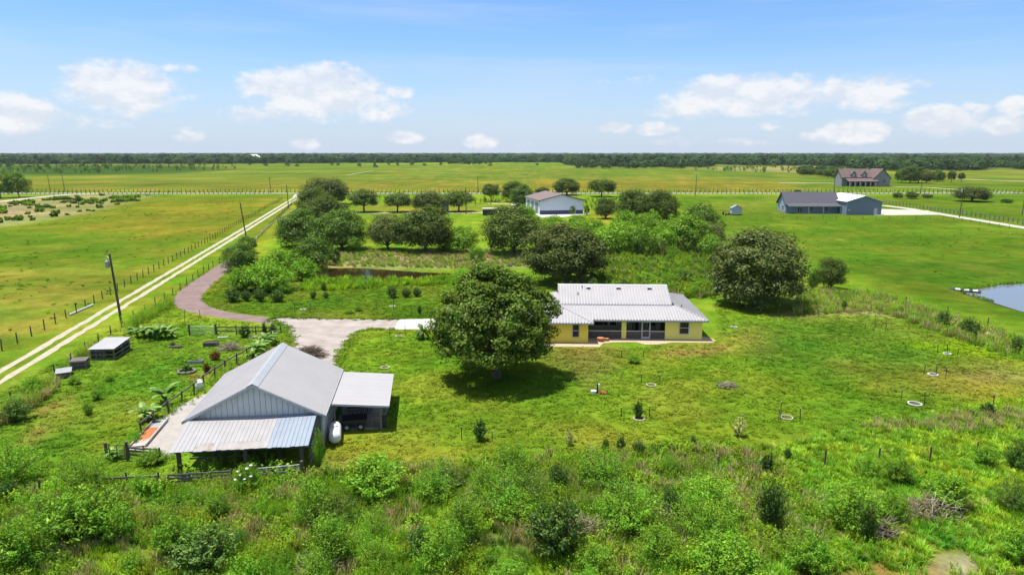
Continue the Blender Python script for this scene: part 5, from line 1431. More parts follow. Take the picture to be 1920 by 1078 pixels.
B_TALL = bush_proto('tall', 231, 'bush_leaf_dark', 60, 60, .03, .4, 1, .35)
B_PALE = bush_proto('pale', 241, 'pale_leaf', 26, 16, .11, .4, .95, .3, 8, .16)
B_SMALL = bush_proto('small', 251, 'bush_leaf_dark', 44, 30, .05, .42, .98, .5, 10, .5)
B_WILD = [bush_proto('wild', 281 + i, ('bush_leaf', 'bush_leaf', 'bush_leaf', 'mid_leaf')[i], (150, 120, 90, 130)[i], (46, 50, 56, 46)[i], (.017, .02, .022, .019)[i], (.5, .46, .42, .55)[i], (.95, 1, 1, .8)[i], .4, 14, .3, .12) for i in range(4)]
def bush(proto, px, py, wpx, top, label, group=None, name='bush', cat='bush', pos=None, size=None):
    if pos: (x, y), (w, h) = pos, size
    else:
        x, y = spot(px, py); w = wpx / ppm(x, y, 1); h = z_at(top, y)
    t = thing(name, label, cat, (x, y, 0), random.uniform(0, 6.28), group)
    link('stems', proto[0], t, (0, 0, 0), 0, (w, w, h)); link('foliage', proto[1], t, (0, 0, 0), 0, (w, w, h))
    return t
BUSHES = [
 (B_DARK[0], 1042, 1040, 150, 930, 'large upright dark green bush with bare stems in the thicket'), (B_ROUND[0], 1362, 1090, 165, 993, 'big bright round bush at the bare sandy patch edge'),
 (B_TALL, 1443, 990, 76, 892, 'tall dark green bush beside the dead grey grass'), (B_SMALL, 1437, 886, 30, 848, 'small dark bush on a short stem beyond the thicket'),
 (B_SALT[0], 168, 1005, 175, 905, 'large feathery bush in weeds left of the corral'), (B_DARK[1], 830, 912, 90, 872, 'low dark bramble bush at the lawn edge'),
 (B_DARK[0], 1046, 915, 56, 866, 'dark leafy bush at the lawn edge, wider of two'), (B_DARK[1], 1096, 915, 34, 877, 'dark leafy bush at the lawn edge, narrower of two'),
 (B_TALL, 1622, 1015, 52, 930, 'slim dark bush with pale dead stalks at its foot'), (B_ROUND[1], 1672, 975, 66, 905, 'glossy bush next to grey dead branches'),
 (B_SALT[1], 1775, 950, 110, 882, 'broad bush spreading over grey dead branches'), (B_DARK[1], 1906, 880, 56, 820, 'dense dark bush at the end of the post fence'),
 (B_SALT[2], 1845, 870, 56, 832, 'light bush among rough grass near the post fence'), (B_ROUND[0], 1515, 1066, 100, 990, 'loose bush with thin trunks over reddish bare soil'),
 (B_SMALL, 900, 826, 36, 781, 'dark rounded young tree with clipped foot on the lawn'), (B_PALE, 1386, 818, 38, 775, 'pale yellow-green variegated shrub at the lawn edge'),
 (B_PALE, 1068, 835, 26, 803, 'small pale spiky shrub at the lawn edge'), (B_SMALL, 1196, 784, 26, 747, 'slim leafy sapling in a stone ring'),
 (B_ROUND[1], 1188, 681, 28, 660, 'low green shrub between two stakes below the porch'), (B_SMALL, 787, 589, 12, 570, 'small dark sapling near the concrete drive'),
 (B_ROUND[0], 465, 922, 60, 858, 'green shrub with white blossoms in front of the stall planks'), (B_SMALL, 1852, 775, 34, 752, 'leafy low bush between stakes at the rough grass'),
 (B_DARK[0], 1768, 612, 44, 580, 'dark rounded bush in the tall grass by the pale pond'), (B_DARK[1], 1815, 628, 46, 592, 'dark bush among pale spiky plants by the pale pond'),
 (B_DARK[0], 1905, 660, 40, 628, 'dark bush in the pond hedge beyond the fence post'), (B_SMALL, 1827, 640, 10, 615, 'thin young tree standing before the pond hedge'),
 (B_PALE, 1790, 618, 24, 584, 'pale spiky plant rising from the pond hedge'), (B_PALE, 1834, 628, 22, 600, 'pale spiky plant beside the dark pond hedge bush'),
 (B_PALE, 1856, 640, 26, 616, 'low pale spiky plant at the pond hedge foot'), (B_SMALL, 1582, 582, 14, 560, 'small upright dark shrub in the tall yard grass'),
 (B_DARK[1], 1525, 545, 30, 500, 'thin dark shrub between the two right hand trees'),
 (B_ROUND[1], 500, 545, 112, 478, 'wide bright green mound of bushes by the dark pond'), (B_ROUND[0], 535, 510, 110, 456, 'tall bright bush behind the wide green mound'),
 (B_SALT[0], 452, 545, 70, 496, 'leafy green bush on the slope by the red drive'), (B_SALT[2], 570, 525, 70, 482, 'olive green bush at the left tip of the dark pond'),
 (B_DARK[0], 436, 566, 46, 536, 'bushy reed clump at the lower left of the green mound'), (B_TALL, 462, 565, 26, 542, 'block of dark upright reeds below the green mound'),
 (B_TALL, 488, 565, 36, 538, 'wide block of dark upright reeds below the green mound'), (B_TALL, 520, 566, 40, 540, 'last block of upright reeds below the green mound'),
 (B_SALT[1], 535, 550, 34, 524, 'grey-green shrub at the edge of the reed blocks'), (B_TALL, 587, 561, 20, 542, 'round dark reed tuft on the pond lawn'),
 (B_SMALL, 611, 559, 15, 546, 'small dark reed tuft on the pond lawn'), (B_TALL, 607, 545, 16, 528, 'dark reed tuft nearer the pond edge'), (B_TALL, 736, 558, 32, 534, 'left clump of dark reeds on the pond lawn'),
 (B_TALL, 762, 557, 26, 538, 'middle clump of dark reeds on the pond lawn'), (B_TALL, 782, 556, 24, 536, 'right clump of dark reeds on the pond lawn'),
 (B_SALT[0], 655, 588, 26, 578, 'low dark weeds at the far edge of the drive'), (B_SALT[2], 672, 583, 22, 573, 'low weed clump beside the gravel drive'),
 (B_SALT[1], 833, 474, 36, 455, 'bright low bush under the darkest pond bank oak'),
 (B_ROUND[1], 1160, 478, 40, 452, 'bright low bush in front of the grove'), (B_SALT[0], 1090, 520, 40, 490, 'light green bush beside the grey-green oak behind the roof'),
 (B_SALT[0], 870, 530, 60, 500, 'light green shrub half hidden behind the large spreading oak'),
 (B_SMALL, 460, 632, 34, 606, 'dark leafy vine heaped over the paddock rail fence'), (B_TALL, 497, 632, 14, 600, 'slim dark shrub at the paddock fence corner'), (B_SMALL, 512, 626, 20, 604, 'leafy shrub over the fence corner by the gravel'),
 (B_ROUND[0], 285, 868, 60, 838, 'viny bush over the low plank fence at the pad'), (B_SALT[2], 262, 925, 50, 888, 'bush growing through the old leaning posts'), (B_DARK[0], 18, 935, 46, 895, 'dark bush at the left end of the old leaning posts'),
 (B_SALT[1], 600, 880, 30, 800, 'climbing vine bush at the lean-to corner by the tank'),
 (B_DARK[0], 30, 790, 70, 745, 'dark bush in the overgrown fence line, widest'), (B_SALT[0], 60, 745, 56, 700, 'leafy bush in the overgrown fence line near the cages'), (B_SALT[1], 165, 778, 26, 752, 'weed clump beside the bare strip in the paddock'),
 (B_SALT[2], 182, 750, 30, 728, 'weed clump in the middle of the paddock'), (B_ROUND[1], 140, 720, 30, 700, 'green shrub against the low cage'), (B_SALT[0], 205, 715, 22, 700, 'low weed clump near the coop'),
]
for (p, px, py, w, top, lab) in BUSHES: bush(p, px, py, w, top, lab)
for i, (px, py) in enumerate([(1150, 520), (1180, 500), (1210, 535), (1245, 505), (1280, 530), (1310, 505), (1235, 550), (1300, 555), (1170, 548), (1330, 530), (1265, 490), (1130, 500), (1195, 515), (1225, 492), (1290, 498), (1320, 545), (1345, 505), (1140, 535), (1255, 535), (1180, 480), (1350, 545), (1110, 545)]):
    x, y = spot(px, py); w = random.uniform(2, 5)
    lab = ('broad ' if w > 3.5 else 'small ') + ('dark green' if i % 4 < 2 else 'light green') + ' shrub in the weeds ' + ('near the grey-green oak behind the roof' if px < 1190 else 'behind the middle of the yellow house' if px < 1270 else 'towards the dense right hand oak')
    bush((B_DARK + B_SALT)[i % 4], 0, 0, 0, 0, lab, 'shrubs behind the yellow house', pos=(x, y), size=(w, random.uniform(1.4, 3.2)))
# look-alike bushes through the thicket
rb = random.Random(77); placed = []
THICK = [(px, py) for (px, py) in [(-60, 1010), (40, 1060), (100, 1040), (250, 1060), (320, 1015), (380, 1055), (440, 1020), (520, 1060), (560, 985), (610, 1040), (690, 1010), (700, 1075), (770, 1035), (820, 1075), (850, 1010), (905, 1060), (940, 985), (760, 960), (680, 940), (900, 930), (980, 940),
         (1115, 1075), (1130, 985), (1180, 940), (1215, 1055), (1240, 975), (1290, 1010), (1330, 965), (1265, 900), (1150, 900), (960, 890), (560, 940), (420, 985), (300, 950), (1100, 1120), (950, 1130), (700, 1140), (450, 1130), (200, 1130), (30, 1140), (1310, 1150), (1565, 985), (1700, 900), (1630, 890), (1900, 1040), (1880, 960), (1960, 930)] + [(20 + 61 * k % 1400, 905 + (97 * k) % 175) for k in range(20)]]
KIND = {id(p): w for ps, w in ((B_WILD[:2], 'feathery light green'), (B_WILD[2:3], 'tall feathery'), (B_WILD[3:], 'wide mid green'), (B_SALT, 'fine-leaved upright'), (B_DARK, 'dark green')) for p in ps}
for (px, py) in THICK:
    if 170 < px < 640 and py < 965: continue
    x, y = spot(px + rb.uniform(-25, 25), min(py, 1200) + rb.uniform(-14, 14)); w = rb.choice((1.3, 1.8, 2.4, 3.2, 4.6)) * rb.uniform(.8, 1.2); h = min(3.1, (.8 + w * .45) * rb.uniform(.8, 1.3))
    pr = rb.choice(B_WILD + B_WILD + B_SALT + B_DARK[:1])
    zone = ('near the old leaning posts' if px < 200 else 'below the barn and corral' if px < 640 else 'between barn and oak lawn' if px < 900 else 'below the big oak lawn' if px < 1150 else 'below the porch lawn' if px < 1420 else 'in the rough back field')
    size = 'small ' if w < 1.7 else 'broad ' if w > 3.4 else ''
    bush(pr, 0, 0, 0, 0, size + KIND[id(pr)] + ' bush in the weed thicket ' + zone, 'bushes of the weed thicket', pos=(x, y), size=(w, h))
for (px, py, w, top) in [(1475, 862, 22, 835), (1300, 838, 18, 815), (1135, 846, 22, 820), (1163, 848, 26, 812), (1196, 852, 34, 822)]:
    bush(B_TALL, px, py, w, top, 'upright dark weed clump at the lawn edge', 'upright weeds at the lawn edge', 'weed_clump', 'weeds')

# white blossoms of the shrub by the stalls
bl = [o for o in COL.objects if o.get('label', '').startswith('green shrub with white blossoms')][0]
me = MB().tube([(0, 0, 0), (0, 0, .03), (0, 0, .05)], [.01, .07, .02], 7).mesh('blossom', 'white_plastic')
for (a, b, c) in ((.3, -.8, 2.2), (-.5, -.6, 1.9), (.6, -.9, 1.6), (.1, -1.0, 1.4), (-.2, -.9, 1.7), (.5, -.3, 2.3), (-.7, -.8, 1.3)):
    o = link('blossom', me, bl); rot = Matrix.Rotation(-bl.rotation_euler[2], 4, 'Z'); o.location = rot @ Vector((a * .8, b * .6, c * .85)); o.scale = (1.5,) * 3

# ------------------------------------------------------------------ banana plants, palm, red plants, twig heaps
def banana_proto(seed):
    rr = random.Random(seed); st = MB(); V, F = [], []
    st.tube([(0, 0, 0), (.02, 0, .4), (.03, .02, .75)], [.1, .08, .05], 8)
    for k in range(15):
        a = rr.uniform(0, 2 * pi); L_ = rr.uniform(.8, 1.35); el = rr.uniform(.75, 1.45); rise = rr.uniform(.25, .75); w = rr.uniform(.12, .2); n = 7; pts = []
        x = z = 0
        for i in range(n + 1):
            pts.append((x, z)); e = el - 1.9 * (i / n) ** 1.3; x += cos(e) * L_ / n; z += sin(e) * L_ / n
        b0 = len(V)
        for i, (r_, z_) in enumerate(pts):
            ww = w * math.sin(pi * min(1, (i + .6) / (n + .9))) ** .6; ca, sa = cos(a), sin(a)
            for s in (-1, 0, 1): V.append((.03 + ca * r_ - sa * ww * s, .02 + sa * r_ + ca * ww * s, rise + z_ - (.05 if s else 0)))
        for i in range(n):
            for s in (0, 1): q = b0 + i * 3 + s; F.append((q, q + 1, q + 4, q + 3))
    m = MB(); m.v, m.f = V, F
    return st.mesh('banana_stem', 'bush_leaf_dark'), m.mesh('banana_leaf', 'banana_leaf')
BAN = [banana_proto(i) for i in (1, 2, 3)]
def banana(px, py, s, label, group=None):
    x, y = spot(px, py); t = thing('banana_plant', label, 'banana plant', (x, y, 0), random.uniform(0, 6.28), group); p = random.choice(BAN)
    link('stem', p[0], t, (0, 0, 0), 0, (s,) * 3); link('leaf_crown', p[1], t, (0, 0, 0), 0, (s * 1.35, s * 1.35, s * 1.1))
for (px, py, s) in [(258, 632, .8), (270, 633, 1.0), (282, 634, .75), (300, 636, 1.3), (310, 634, 1.0), (322, 633, .8), (244, 626, .7), (290, 628, .9)]:
    banana(px, py, s, 'banana plant in the clump between pole and paddock gate', 'bananas of the pole clump')
for (px, py, s) in [(480, 664, 1.0), (492, 656, .9), (500, 648, 1.0), (476, 676, .8), (508, 640, .8)]:
    banana(px, py, s, 'banana plant crowding the fence at the far barn corner', 'bananas at the far barn corner')
banana(313, 758, 1.15, 'banana plant with bright young leaves by the crooked pole fence'); banana(272, 790, 1.0, 'ragged banana plant on a thin stem by the crooked pole fence'); banana(285, 784, .8, 'banana plant leaning over the crooked pole fence')
banana(212, 862, .6, 'small banana sprout behind the dark mesh gate')
def palm():
    x, y = spot(793, 636); t = thing('palm_tree', 'small shaggy palm beside the concrete drive', 'palm', (x, y, 0)); rr = random.Random(2)
    MB().tube([(0, 0, 0), (.03, 0, .5), (0, 0, 1.0)], [.16, .13, .12], 9).build('trunk', 'bark', t)
    for k in range(26):
        a = rr.uniform(0, 2 * pi); el = rr.uniform(-.7, 1.3); L_ = rr.uniform(.9, 1.3); m = MB(); n = 6; x_ = z_ = 0; pts = []
        for i in range(n + 1):
            pts.append((x_, z_)); e = el - 1.3 * (i / n); x_ += cos(e) * L_ / n; z_ += sin(e) * L_ / n
        ca, sa = cos(a), sin(a)
        for i in range(n):
            (r0, z0), (r1, z1) = pts[i], pts[i + 1]; w = .2 * math.sin(pi * (i + .8) / (n + 1))
            for s in (-1, 1):
                m.quad((ca * r0, sa * r0, 1 + z0), (ca * r1, sa * r1, 1 + z1), (ca * (r1 + .06) - sa * w * s, sa * (r1 + .06) + ca * w * s, .94 + z1), (ca * (r0 + .09) - sa * w * s, sa * (r0 + .09) + ca * w * s, .95 + z0))
        m.build('frond', 'dry_frond' if el < -.2 else 'bush_leaf_dark', t)
leaf_mat('dry_frond', (.16, .125, .075), (.2, .16, .09), (.24, .2, .12), .2, .02)
palm()
P_RED = bush_proto('red', 261, 'red_leaf', 50, 30, .05, .46, .9, .5, 8, .4)
bush(P_RED, 404, 675, 26, 655, 'low red-leaved plant in the paddock, wider of two', None, 'red_plant', 'shrub'); bush(P_RED, 387, 699, 20, 677, 'rusty red-leaved plant in the paddock, rounder of two', None, 'red_plant', 'shrub')
P_TUFT = bush_proto('tuft', 271, 'bush_leaf', 60, 24, .06, .5, .9, .6, 4, .2)
bush(P_TUFT, 363, 678, 34, 660, 'bright tall grass growing in the grey trough', None, 'tall_grass', 'grass')
bush(B_SMALL, 350, 695, 24, 682, 'weeds growing inside the log bed', None, 'bed_weeds', 'weeds')
bush(B_SMALL, 324, 650, 16, 640, 'straggly plant in the small trough planter', None, 'trough_plant', 'plant')

def twig_heap(px, py, wpx, h, n, label, m='twig_grey', seed=1, d=.7, up=0.0, name='brush_pile'):
    x, y = spot(px, py); w = wpx / ppm(x, y); rr = random.Random(seed); mb = MB()
    for k in range(n):
        a = rr.uniform(0, 2 * pi); q = rr.uniform(0, 1) ** .6; bx_, by_ = cos(a) * q * w / 2, sin(a) * q * w / 2 * d; hz = h * (1 - q * q) * rr.uniform(.3, 1)
        th = rr.uniform(0, 2 * pi); L_ = rr.uniform(.4, 1.1) * max(.6, h); dz = rr.uniform(-.2, .5) + up
        e = (bx_ + cos(th) * L_, by_ + sin(th) * L_ * d, max(.03, hz + dz * L_)); mid = ((bx_ + e[0]) / 2 + rr.uniform(-.1, .1), (by_ + e[1]) / 2 + rr.uniform(-.1, .1), (hz + e[2]) / 2 + rr.uniform(0, .15))
        mb.tube([(bx_, by_, max(.02, hz)), mid, e], [.03, .022, .008], 4, False)
    o = mb.build(name, m); o.location = (x, y, 0); return tag(o, label, 'brush pile')
twig_heap(580, 668, 62, 1.1, 420, 'heap of brown cut branches on the gravel behind the barn', 'bark', 3)
twig_heap(432, 656, 34, .9, 220, 'mound of dry brown twigs in the paddock', 'twig_grey', 5)
twig_heap(1365, 726, 36, .5, 160, 'flat pile of dry twigs on the right lawn', 'twig_grey', 6)
for i, (px, py, w, h, lab) in enumerate([(1150, 478, 60, 2.0, 'grey dead brush at the left foot of the grove'), (1215, 476, 70, 2.4, 'grey dead brush at the middle foot of the grove'), (1265, 474, 70, 3.0, 'tall grey dead branches at the foot of the grove'), (1325, 478, 60, 2.2, 'grey dead brush at the right foot of the grove')]):
    twig_heap(px, py, w, h, 300, lab, 'twig_grey', 20 + i, .4, .45, 'dead_brush')
for i, (px, py, w, h, lab) in enumerate([(1750, 965, 110, 1.0, 'grey dead branches under the broad thicket bush'), (1650, 1005, 50, .9, 'pale dead stalks fanned at the slim dark bush'), (1090, 1000, 60, .9, 'grey dead stalks in the middle thicket'), (600, 1068, 70, .8, 'dark dead stalks low in the left thicket'), (930, 960, 40, .5, 'pale dead stems among thicket weeds'), (1255, 975, 60, .8, 'dry stalks beside the upright thicket bush')]):
    twig_heap(px, py, w, h, 200, lab, 'twig_grey', 40 + i, .7, .35, 'dead_stalks')

# ================================================================== SCATTERED GROUND COVER (geometry nodes)
def scatter_group():
    g = bpy.data.node_groups.new('scatter', 'GeometryNodeTree')
    g.interface.new_socket('Geometry', in_out='INPUT', socket_type='NodeSocketGeometry')
    g.interface.new_socket('Proto', in_out='INPUT', socket_type='NodeSocketObject')
    g.interface.new_socket('Geometry', in_out='OUTPUT', socket_type='NodeSocketGeometry')
    N, L = g.nodes, g.links
    i, o = N.new('NodeGroupInput'), N.new('NodeGroupOutput'); inst = N.new('GeometryNodeInstanceOnPoints'); oi = N.new('GeometryNodeObjectInfo')
    L.new(i.outputs['Proto'], oi.inputs['Object']); oi.inputs['As Instance'].default_value = True
    na = N.new('GeometryNodeInputNamedAttribute'); na.data_type = 'FLOAT_VECTOR'; na.inputs['Name'].default_value = 'rot'
    ns = N.new('GeometryNodeInputNamedAttribute'); ns.data_type = 'FLOAT_VECTOR'; ns.inputs['Name'].default_value = 'scl'
    L.new(i.outputs['Geometry'], inst.inputs['Points']); L.new(oi.outputs['Geometry'], inst.inputs['Instance'])
    L.new(na.outputs['Attribute'], inst.inputs['Rotation']); L.new(ns.outputs['Attribute'], inst.inputs['Scale'])
    L.new(inst.outputs['Instances'], o.inputs['Geometry'])
    return g, [s.identifier for s in g.interface.items_tree if s.name == 'Proto'][0]
SG, PROTO_ID = scatter_group()
def scatter(name, pts, scl, proto_mesh, label, cat, tint=None, tilt=.12, seed=1):
    n = len(pts); rng = np.random.default_rng(seed)
    if n == 0: return
    me = bpy.data.meshes.new(name); me.vertices.add(n); me.vertices.foreach_set('co', np.asarray(pts, np.float32).ravel())
    rot = np.stack([rng.normal(size=n) * tilt, rng.normal(size=n) * tilt, rng.uniform(0, 6.28, n)], 1).astype(np.float32)
    a = me.attributes.new('rot', 'FLOAT_VECTOR', 'POINT'); a.data.foreach_set('vector', rot.ravel())
    s = np.asarray(scl, np.float32)
    if s.ndim == 1: s = np.repeat(s[:, None], 3, 1)
    a = me.attributes.new('scl', 'FLOAT_VECTOR', 'POINT'); a.data.foreach_set('vector', s.ravel())
    if tint is None: tint = np.ones((n, 3))
    a = me.attributes.new('tint', 'FLOAT_COLOR', 'POINT'); a.data.foreach_set('color', np.concatenate([tint, np.ones((n, 1))], 1).astype(np.float32).ravel())
    o = link(name, me); tag(o, label, cat, None, 'stuff')
    p = bpy.data.objects.new(name + '_source', proto_mesh)
    md = o.modifiers.new('scatter', 'NODES'); md.node_group = SG; md[PROTO_ID] = p
    return o
def pts_in(poly, dens, seed):
    rng = np.random.default_rng(seed); a = np.array(poly); lo, hi = a.min(0), a.max(0); n = int(dens * np.prod(hi - lo))
    q = rng.uniform(lo, hi, (n, 2)); return q[in_poly(q[:, 0], q[:, 1], poly)]
def z0(q): return np.concatenate([q, np.zeros((len(q), 1))], 1)
KEEP_OUT = [gp([(505, 597), (746, 597), (741, 619), (668, 626), (636, 666), (634, 694), (560, 720), (500, 690), (548, 650), (536, 612)]), gp([(738, 597), (850, 597), (850, 619), (736, 619)]),
            gp([(1000, 652), (1123, 653), (1345, 644), (1345, 560), (1000, 560)]), POND, POND_R, gp([(430, 726), (340, 756), (240, 845), (318, 858), (372, 800)]),
            [barn_pt(-4.9, -3.8), barn_pt(4.8, -3.8), barn_pt(4.8, 1), barn_pt(9.2, 2.6), barn_pt(9.2, 10.8), barn_pt(-5, 11)]]
DR = np.array(drive)
def clear(q, ruts=True):
    k = np.ones(len(q), bool)
    for P in KEEP_OUT: k &= ~in_poly(q[:, 0], q[:, 1], P)
    k &= edge_dist(q[:, 0], q[:, 1], drive, False) > 2.0
    if ruts:
        k &= edge_dist(q[:, 0], q[:, 1], rut_l, False) > .75; k &= edge_dist(q[:, 0], q[:, 1], rut_r, False) > .75
    return q[k]

# turf blades
def turf_proto(seed, n=30, spread=.34, h=.10, w=.04):
    rng = np.random.default_rng(seed); V, F = [], []
    for k in range(n):
        a, r = rng.uniform(0, 6.28), spread * rng.uniform(0, 1) ** .5; x, y = cos(a) * r, sin(a) * r; b = rng.uniform(0, 6.28); l = h * rng.uniform(.5, 1.3); ln = rng.uniform(.8, 2.2) * l
        n0 = len(V); V += [(x - cos(b + 1.57) * w, y - sin(b + 1.57) * w, 0), (x + cos(b + 1.57) * w, y + sin(b + 1.57) * w, 0), (x + cos(b) * ln, y + sin(b) * ln, l)]; F.append((n0, n0 + 1, n0 + 2))
    return np_mesh('turf', V, F, 'turf_blade')
TURF = turf_proto(1)
lawn_area = gp([(640, 880), (-350, 1000), (-300, 760), (0, 740), (240, 600), (400, 500), (470, 490), (600, 528), (850, 530), (1330, 570), (1640, 575), (1940, 655), (2300, 740), (2300, 820), (1600, 800), (1280, 840)])
q = clear(pts_in(lawn_area, 4.0, 5)); rng = np.random.default_rng(9)
q = q[rng.uniform(0, 1, len(q)) < np.clip(75 / q[:, 1], .25, 1)]
tn = ground_color(q[:, 0], q[:, 1]) * rng.uniform(1.2, 1.55, (len(q), 1))
scatter('lawn_grass', z0(q), np.stack([rng.uniform(.9, 1.6, len(q))] * 2 + [rng.uniform(.5, 1.15, len(q))], 1), TURF, 'short mottled green grass of lawn and paddock', 'grass', tn)
# thicket weeds
def weed_proto(seed, leafm, shoots=9, per=20, leaf=.06, spread=.3, h=1.0, aspect=.35, up=.4):
    rng = np.random.default_rng(seed); Ps, Ns = [], []
    for i in range(shoots):
        a = rng.uniform(0, 6.28); q = rng.uniform(0, 1) ** .6 * spread; hh = h * rng.uniform(.5, 1.05); u = rng.uniform(.1, 1, per) ** .8; ln = rng.uniform(.0, .25)
        P = np.stack([cos(a) * (q + ln * u * u), sin(a) * (q + ln * u * u), hh * u], 1) + rng.normal(size=(per, 3)) * .05 * (1.25 - u)[:, None]
        P[:, 2] = np.abs(P[:, 2]); Ps.append(P); Ns.append(unit(rng.normal(size=(per, 3)) * .5 + np.array([cos(a) * .3, sin(a) * .3, up + .25])))
    V, F = leaves(np.concatenate(Ps), np.concatenate(Ns), leaf, rng, aspect); return np_mesh('weed', V, F, leafm)
def grass_proto(seed, m, n=40, spread=.25, h=.9, w=.018, lean=.5):
    rng = np.random.default_rng(seed); V, F = [], []
    for k in range(n):
        a, r = rng.uniform(0, 6.28), spread * rng.uniform(0, 1) ** .6; x, y = cos(a) * r, sin(a) * r; b = a + rng.normal() * .6; l = h * rng.uniform(.5, 1.1); ln = rng.uniform(.05, lean) * l; c = b + 1.57
        p = [(x, y, 0), (x + cos(b) * ln * .35, y + sin(b) * ln * .35, l * .6), (x + cos(b) * ln, y + sin(b) * ln, l)]; n0 = len(V)
        V += [(p[0][0] - cos(c) * w, p[0][1] - sin(c) * w, 0), (p[0][0] + cos(c) * w, p[0][1] + sin(c) * w, 0), (p[1][0] + cos(c) * w, p[1][1] + sin(c) * w, p[1][2]), (p[1][0] - cos(c) * w, p[1][1] - sin(c) * w, p[1][2])]; F.append((n0, n0 + 1, n0 + 2, n0 + 3))
        V += [(p[2][0], p[2][1], p[2][2])] * 2; F.append((n0 + 3, n0 + 2, n0 + 4, n0 + 5))
    return np_mesh('grass', V, F, m)
W1, W2, W3 = weed_proto(301, 'weed_leaf'), weed_proto(302, 'weed_leaf', 7, 22, .075, .26, 1.0, .5, .6), weed_proto(303, 'weed_leaf', 12, 20, .05, .3, 1.1, .22, .2)
D1 = grass_proto(311, 'dry_leaf', 40, .3, .8, .014, .8); G1 = grass_proto(312, 'weed_leaf', 44, .3, .75, .018, .7)
thick = gp([(-420, 1350), (-420, 925), (90, 925), (640, 888), (760, 878), (1000, 858), (1280, 842), (1440, 840), (1560, 1010), (1420, 1060), (1440, 1350)])
rng = np.random.default_rng(21)
def dens_keep(q, seed, f, thr, soft=.1):
    n = fbm(q[:, 0] / f, q[:, 1] / f, seed); return np.clip((n - thr) / soft + .5, 0, 1) > np.random.default_rng(seed).uniform(0, 1, len(q))
def tnt(q, seed, lo=.75, hi=1.25, dry=.5):
    n = fbm(q[:, 0] / 2.5, q[:, 1] / 2.5, seed)[:, None]; b = np.random.default_rng(seed).uniform(lo, hi, (len(q), 1))
    return b * (1 + (n - .5) * np.array([1.6, .7, .4]) * dry * 2)
for i, (pm, d_, sd, lab, f, th, hs) in enumerate([(W1, 5.5, 51, 'dense feathery green weeds of the thicket', 3.0, .50, (.4, 1.1)), (W2, 5.5, 52, 'broad-leaved green weeds between the thicket bushes', 2.6, .53, (.4, .9)), (W3, 4.5, 53, 'narrow-leaved upright weeds of the thicket', 3.4, .52, (.5, 1.25))]):
    q = pts_in(thick, d_, sd); q = q[dens_keep(q, sd, f, th)]; n = fbm(q[:, 0] / 3, q[:, 1] / 3, sd + 7)
    s = (hs[0] + (hs[1] - hs[0]) * n) * rng.uniform(.75, 1.25, len(q))
    scatter(('feathery_weeds', 'broad_weeds', 'narrow_weeds')[i], z0(q), np.stack([s * .9 + .2, s * .9 + .2, s], 1), pm, lab, 'weeds', tnt(q, sd + 3))
q = pts_in(thick, 4.0, 61); q = q[dens_keep(q, 61, 2.4, .52)]
scatter('dry_thicket_grass', z0(q), rng.uniform(.5, 1.1, len(q)), D1, 'dry tan grass showing through the thicket weeds', 'dry grass', tnt(q, 62, .8, 1.3, .15))
q = pts_in(thick, 5, 63); scatter('thicket_grass', z0(q), rng.uniform(.35, .8, len(q)), G1, 'green grass understorey of the thicket', 'grass', tnt(q, 64, .8, 1.3))
rough = gp([(1440, 1350), (1420, 1060), (1540, 1010), (1440, 840), (1600, 798), (1930, 745), (2400, 740), (2400, 1350)])
SANDY = gp([(1735, 1085), (1740, 1038), (1800, 1026), (1836, 1048), (1820, 1085)])
SANDY2 = gp([(1430, 1110), (1460, 1062), (1600, 1072), (1900, 1072), (1950, 1120)])
q = pts_in(rough, 7, 71); q = q[~in_poly(q[:, 0], q[:, 1], SANDY)]; q = q[~in_poly(q[:, 0], q[:, 1], SANDY2) | (np.random.default_rng(2).uniform(0, 1, len(q)) < .35)]; scatter('rough_grass', z0(q), np.stack([rng.uniform(.7, 1.2, len(q))] * 2 + [rng.uniform(.25, .62, len(q))], 1), G1, 'rough tussocky grass of the back field', 'grass', tnt(q, 72, .85, 1.4, .6))
q = pts_in(rough, 2.0, 73); q = q[dens_keep(q, 73, 3, .57)]; scatter('rough_weeds', z0(q), rng.uniform(.4, .9, len(q)), W1, 'green weed patches in the rough back field', 'weeds', tnt(q, 74))
dryp = [gp([(1300, 945), (1380, 925), (1560, 930), (1700, 945), (1800, 935), (1860, 950), (1700, 985), (1500, 975), (1330, 980)]), gp([(1600, 808), (1640, 790), (1700, 800), (1690, 812)]), gp([(1680, 800), (1780, 780), (1900, 770), (1960, 800), (1800, 815)])]
for i, P in enumerate(dryp):
    q = pts_in(P, 3.5, 81 + i); scatter('dead_grass', z0(q), rng.uniform(.5, 1.0, len(q)), D1, ('pale dead grass in a band across the thicket bushes', 'pale dead grass heap at the lawn edge', 'dry tussocks along the right lawn edge')[i], 'dry grass', tnt(q, 84 + i, .8, 1.3, .15))
# growth in the yard hedge, behind the house, pond margin, fence lines
def cover(poly, dens, seed, pm, smin, smax, lab, name, cat='weeds', dry=.5, clr=True, tl=.8, th=1.3):
    q = pts_in(poly, dens, seed)
    if clr: q = clear(q)
    for c_ in (spot(147, 690), spot(122, 708), spot(208, 665)):
        q = q[np.hypot(q[:, 0] - c_[0], q[:, 1] - c_[1]) > 2.3]
    scatter(name, z0(q), np.random.default_rng(seed).uniform(smin, smax, len(q)), pm, lab, cat, tnt(q, seed, tl, th, dry))
hedge = gp([(1490, 592), (1500, 548), (1560, 548), (1640, 552), (1760, 585), (1930, 640), (2050, 685), (2000, 700), (1880, 668), (1760, 625), (1640, 585)])
cover(hedge, 1.1, 91, D1, .7, 1.4, 'tall dry grass hedge between the yard and the pond pasture', 'hedge_grass', 'dry grass', .15)
cover(hedge, 2.4, 92, W1, .6, 1.3, 'green weeds growing through the tall yard hedge grass', 'hedge_weeds')
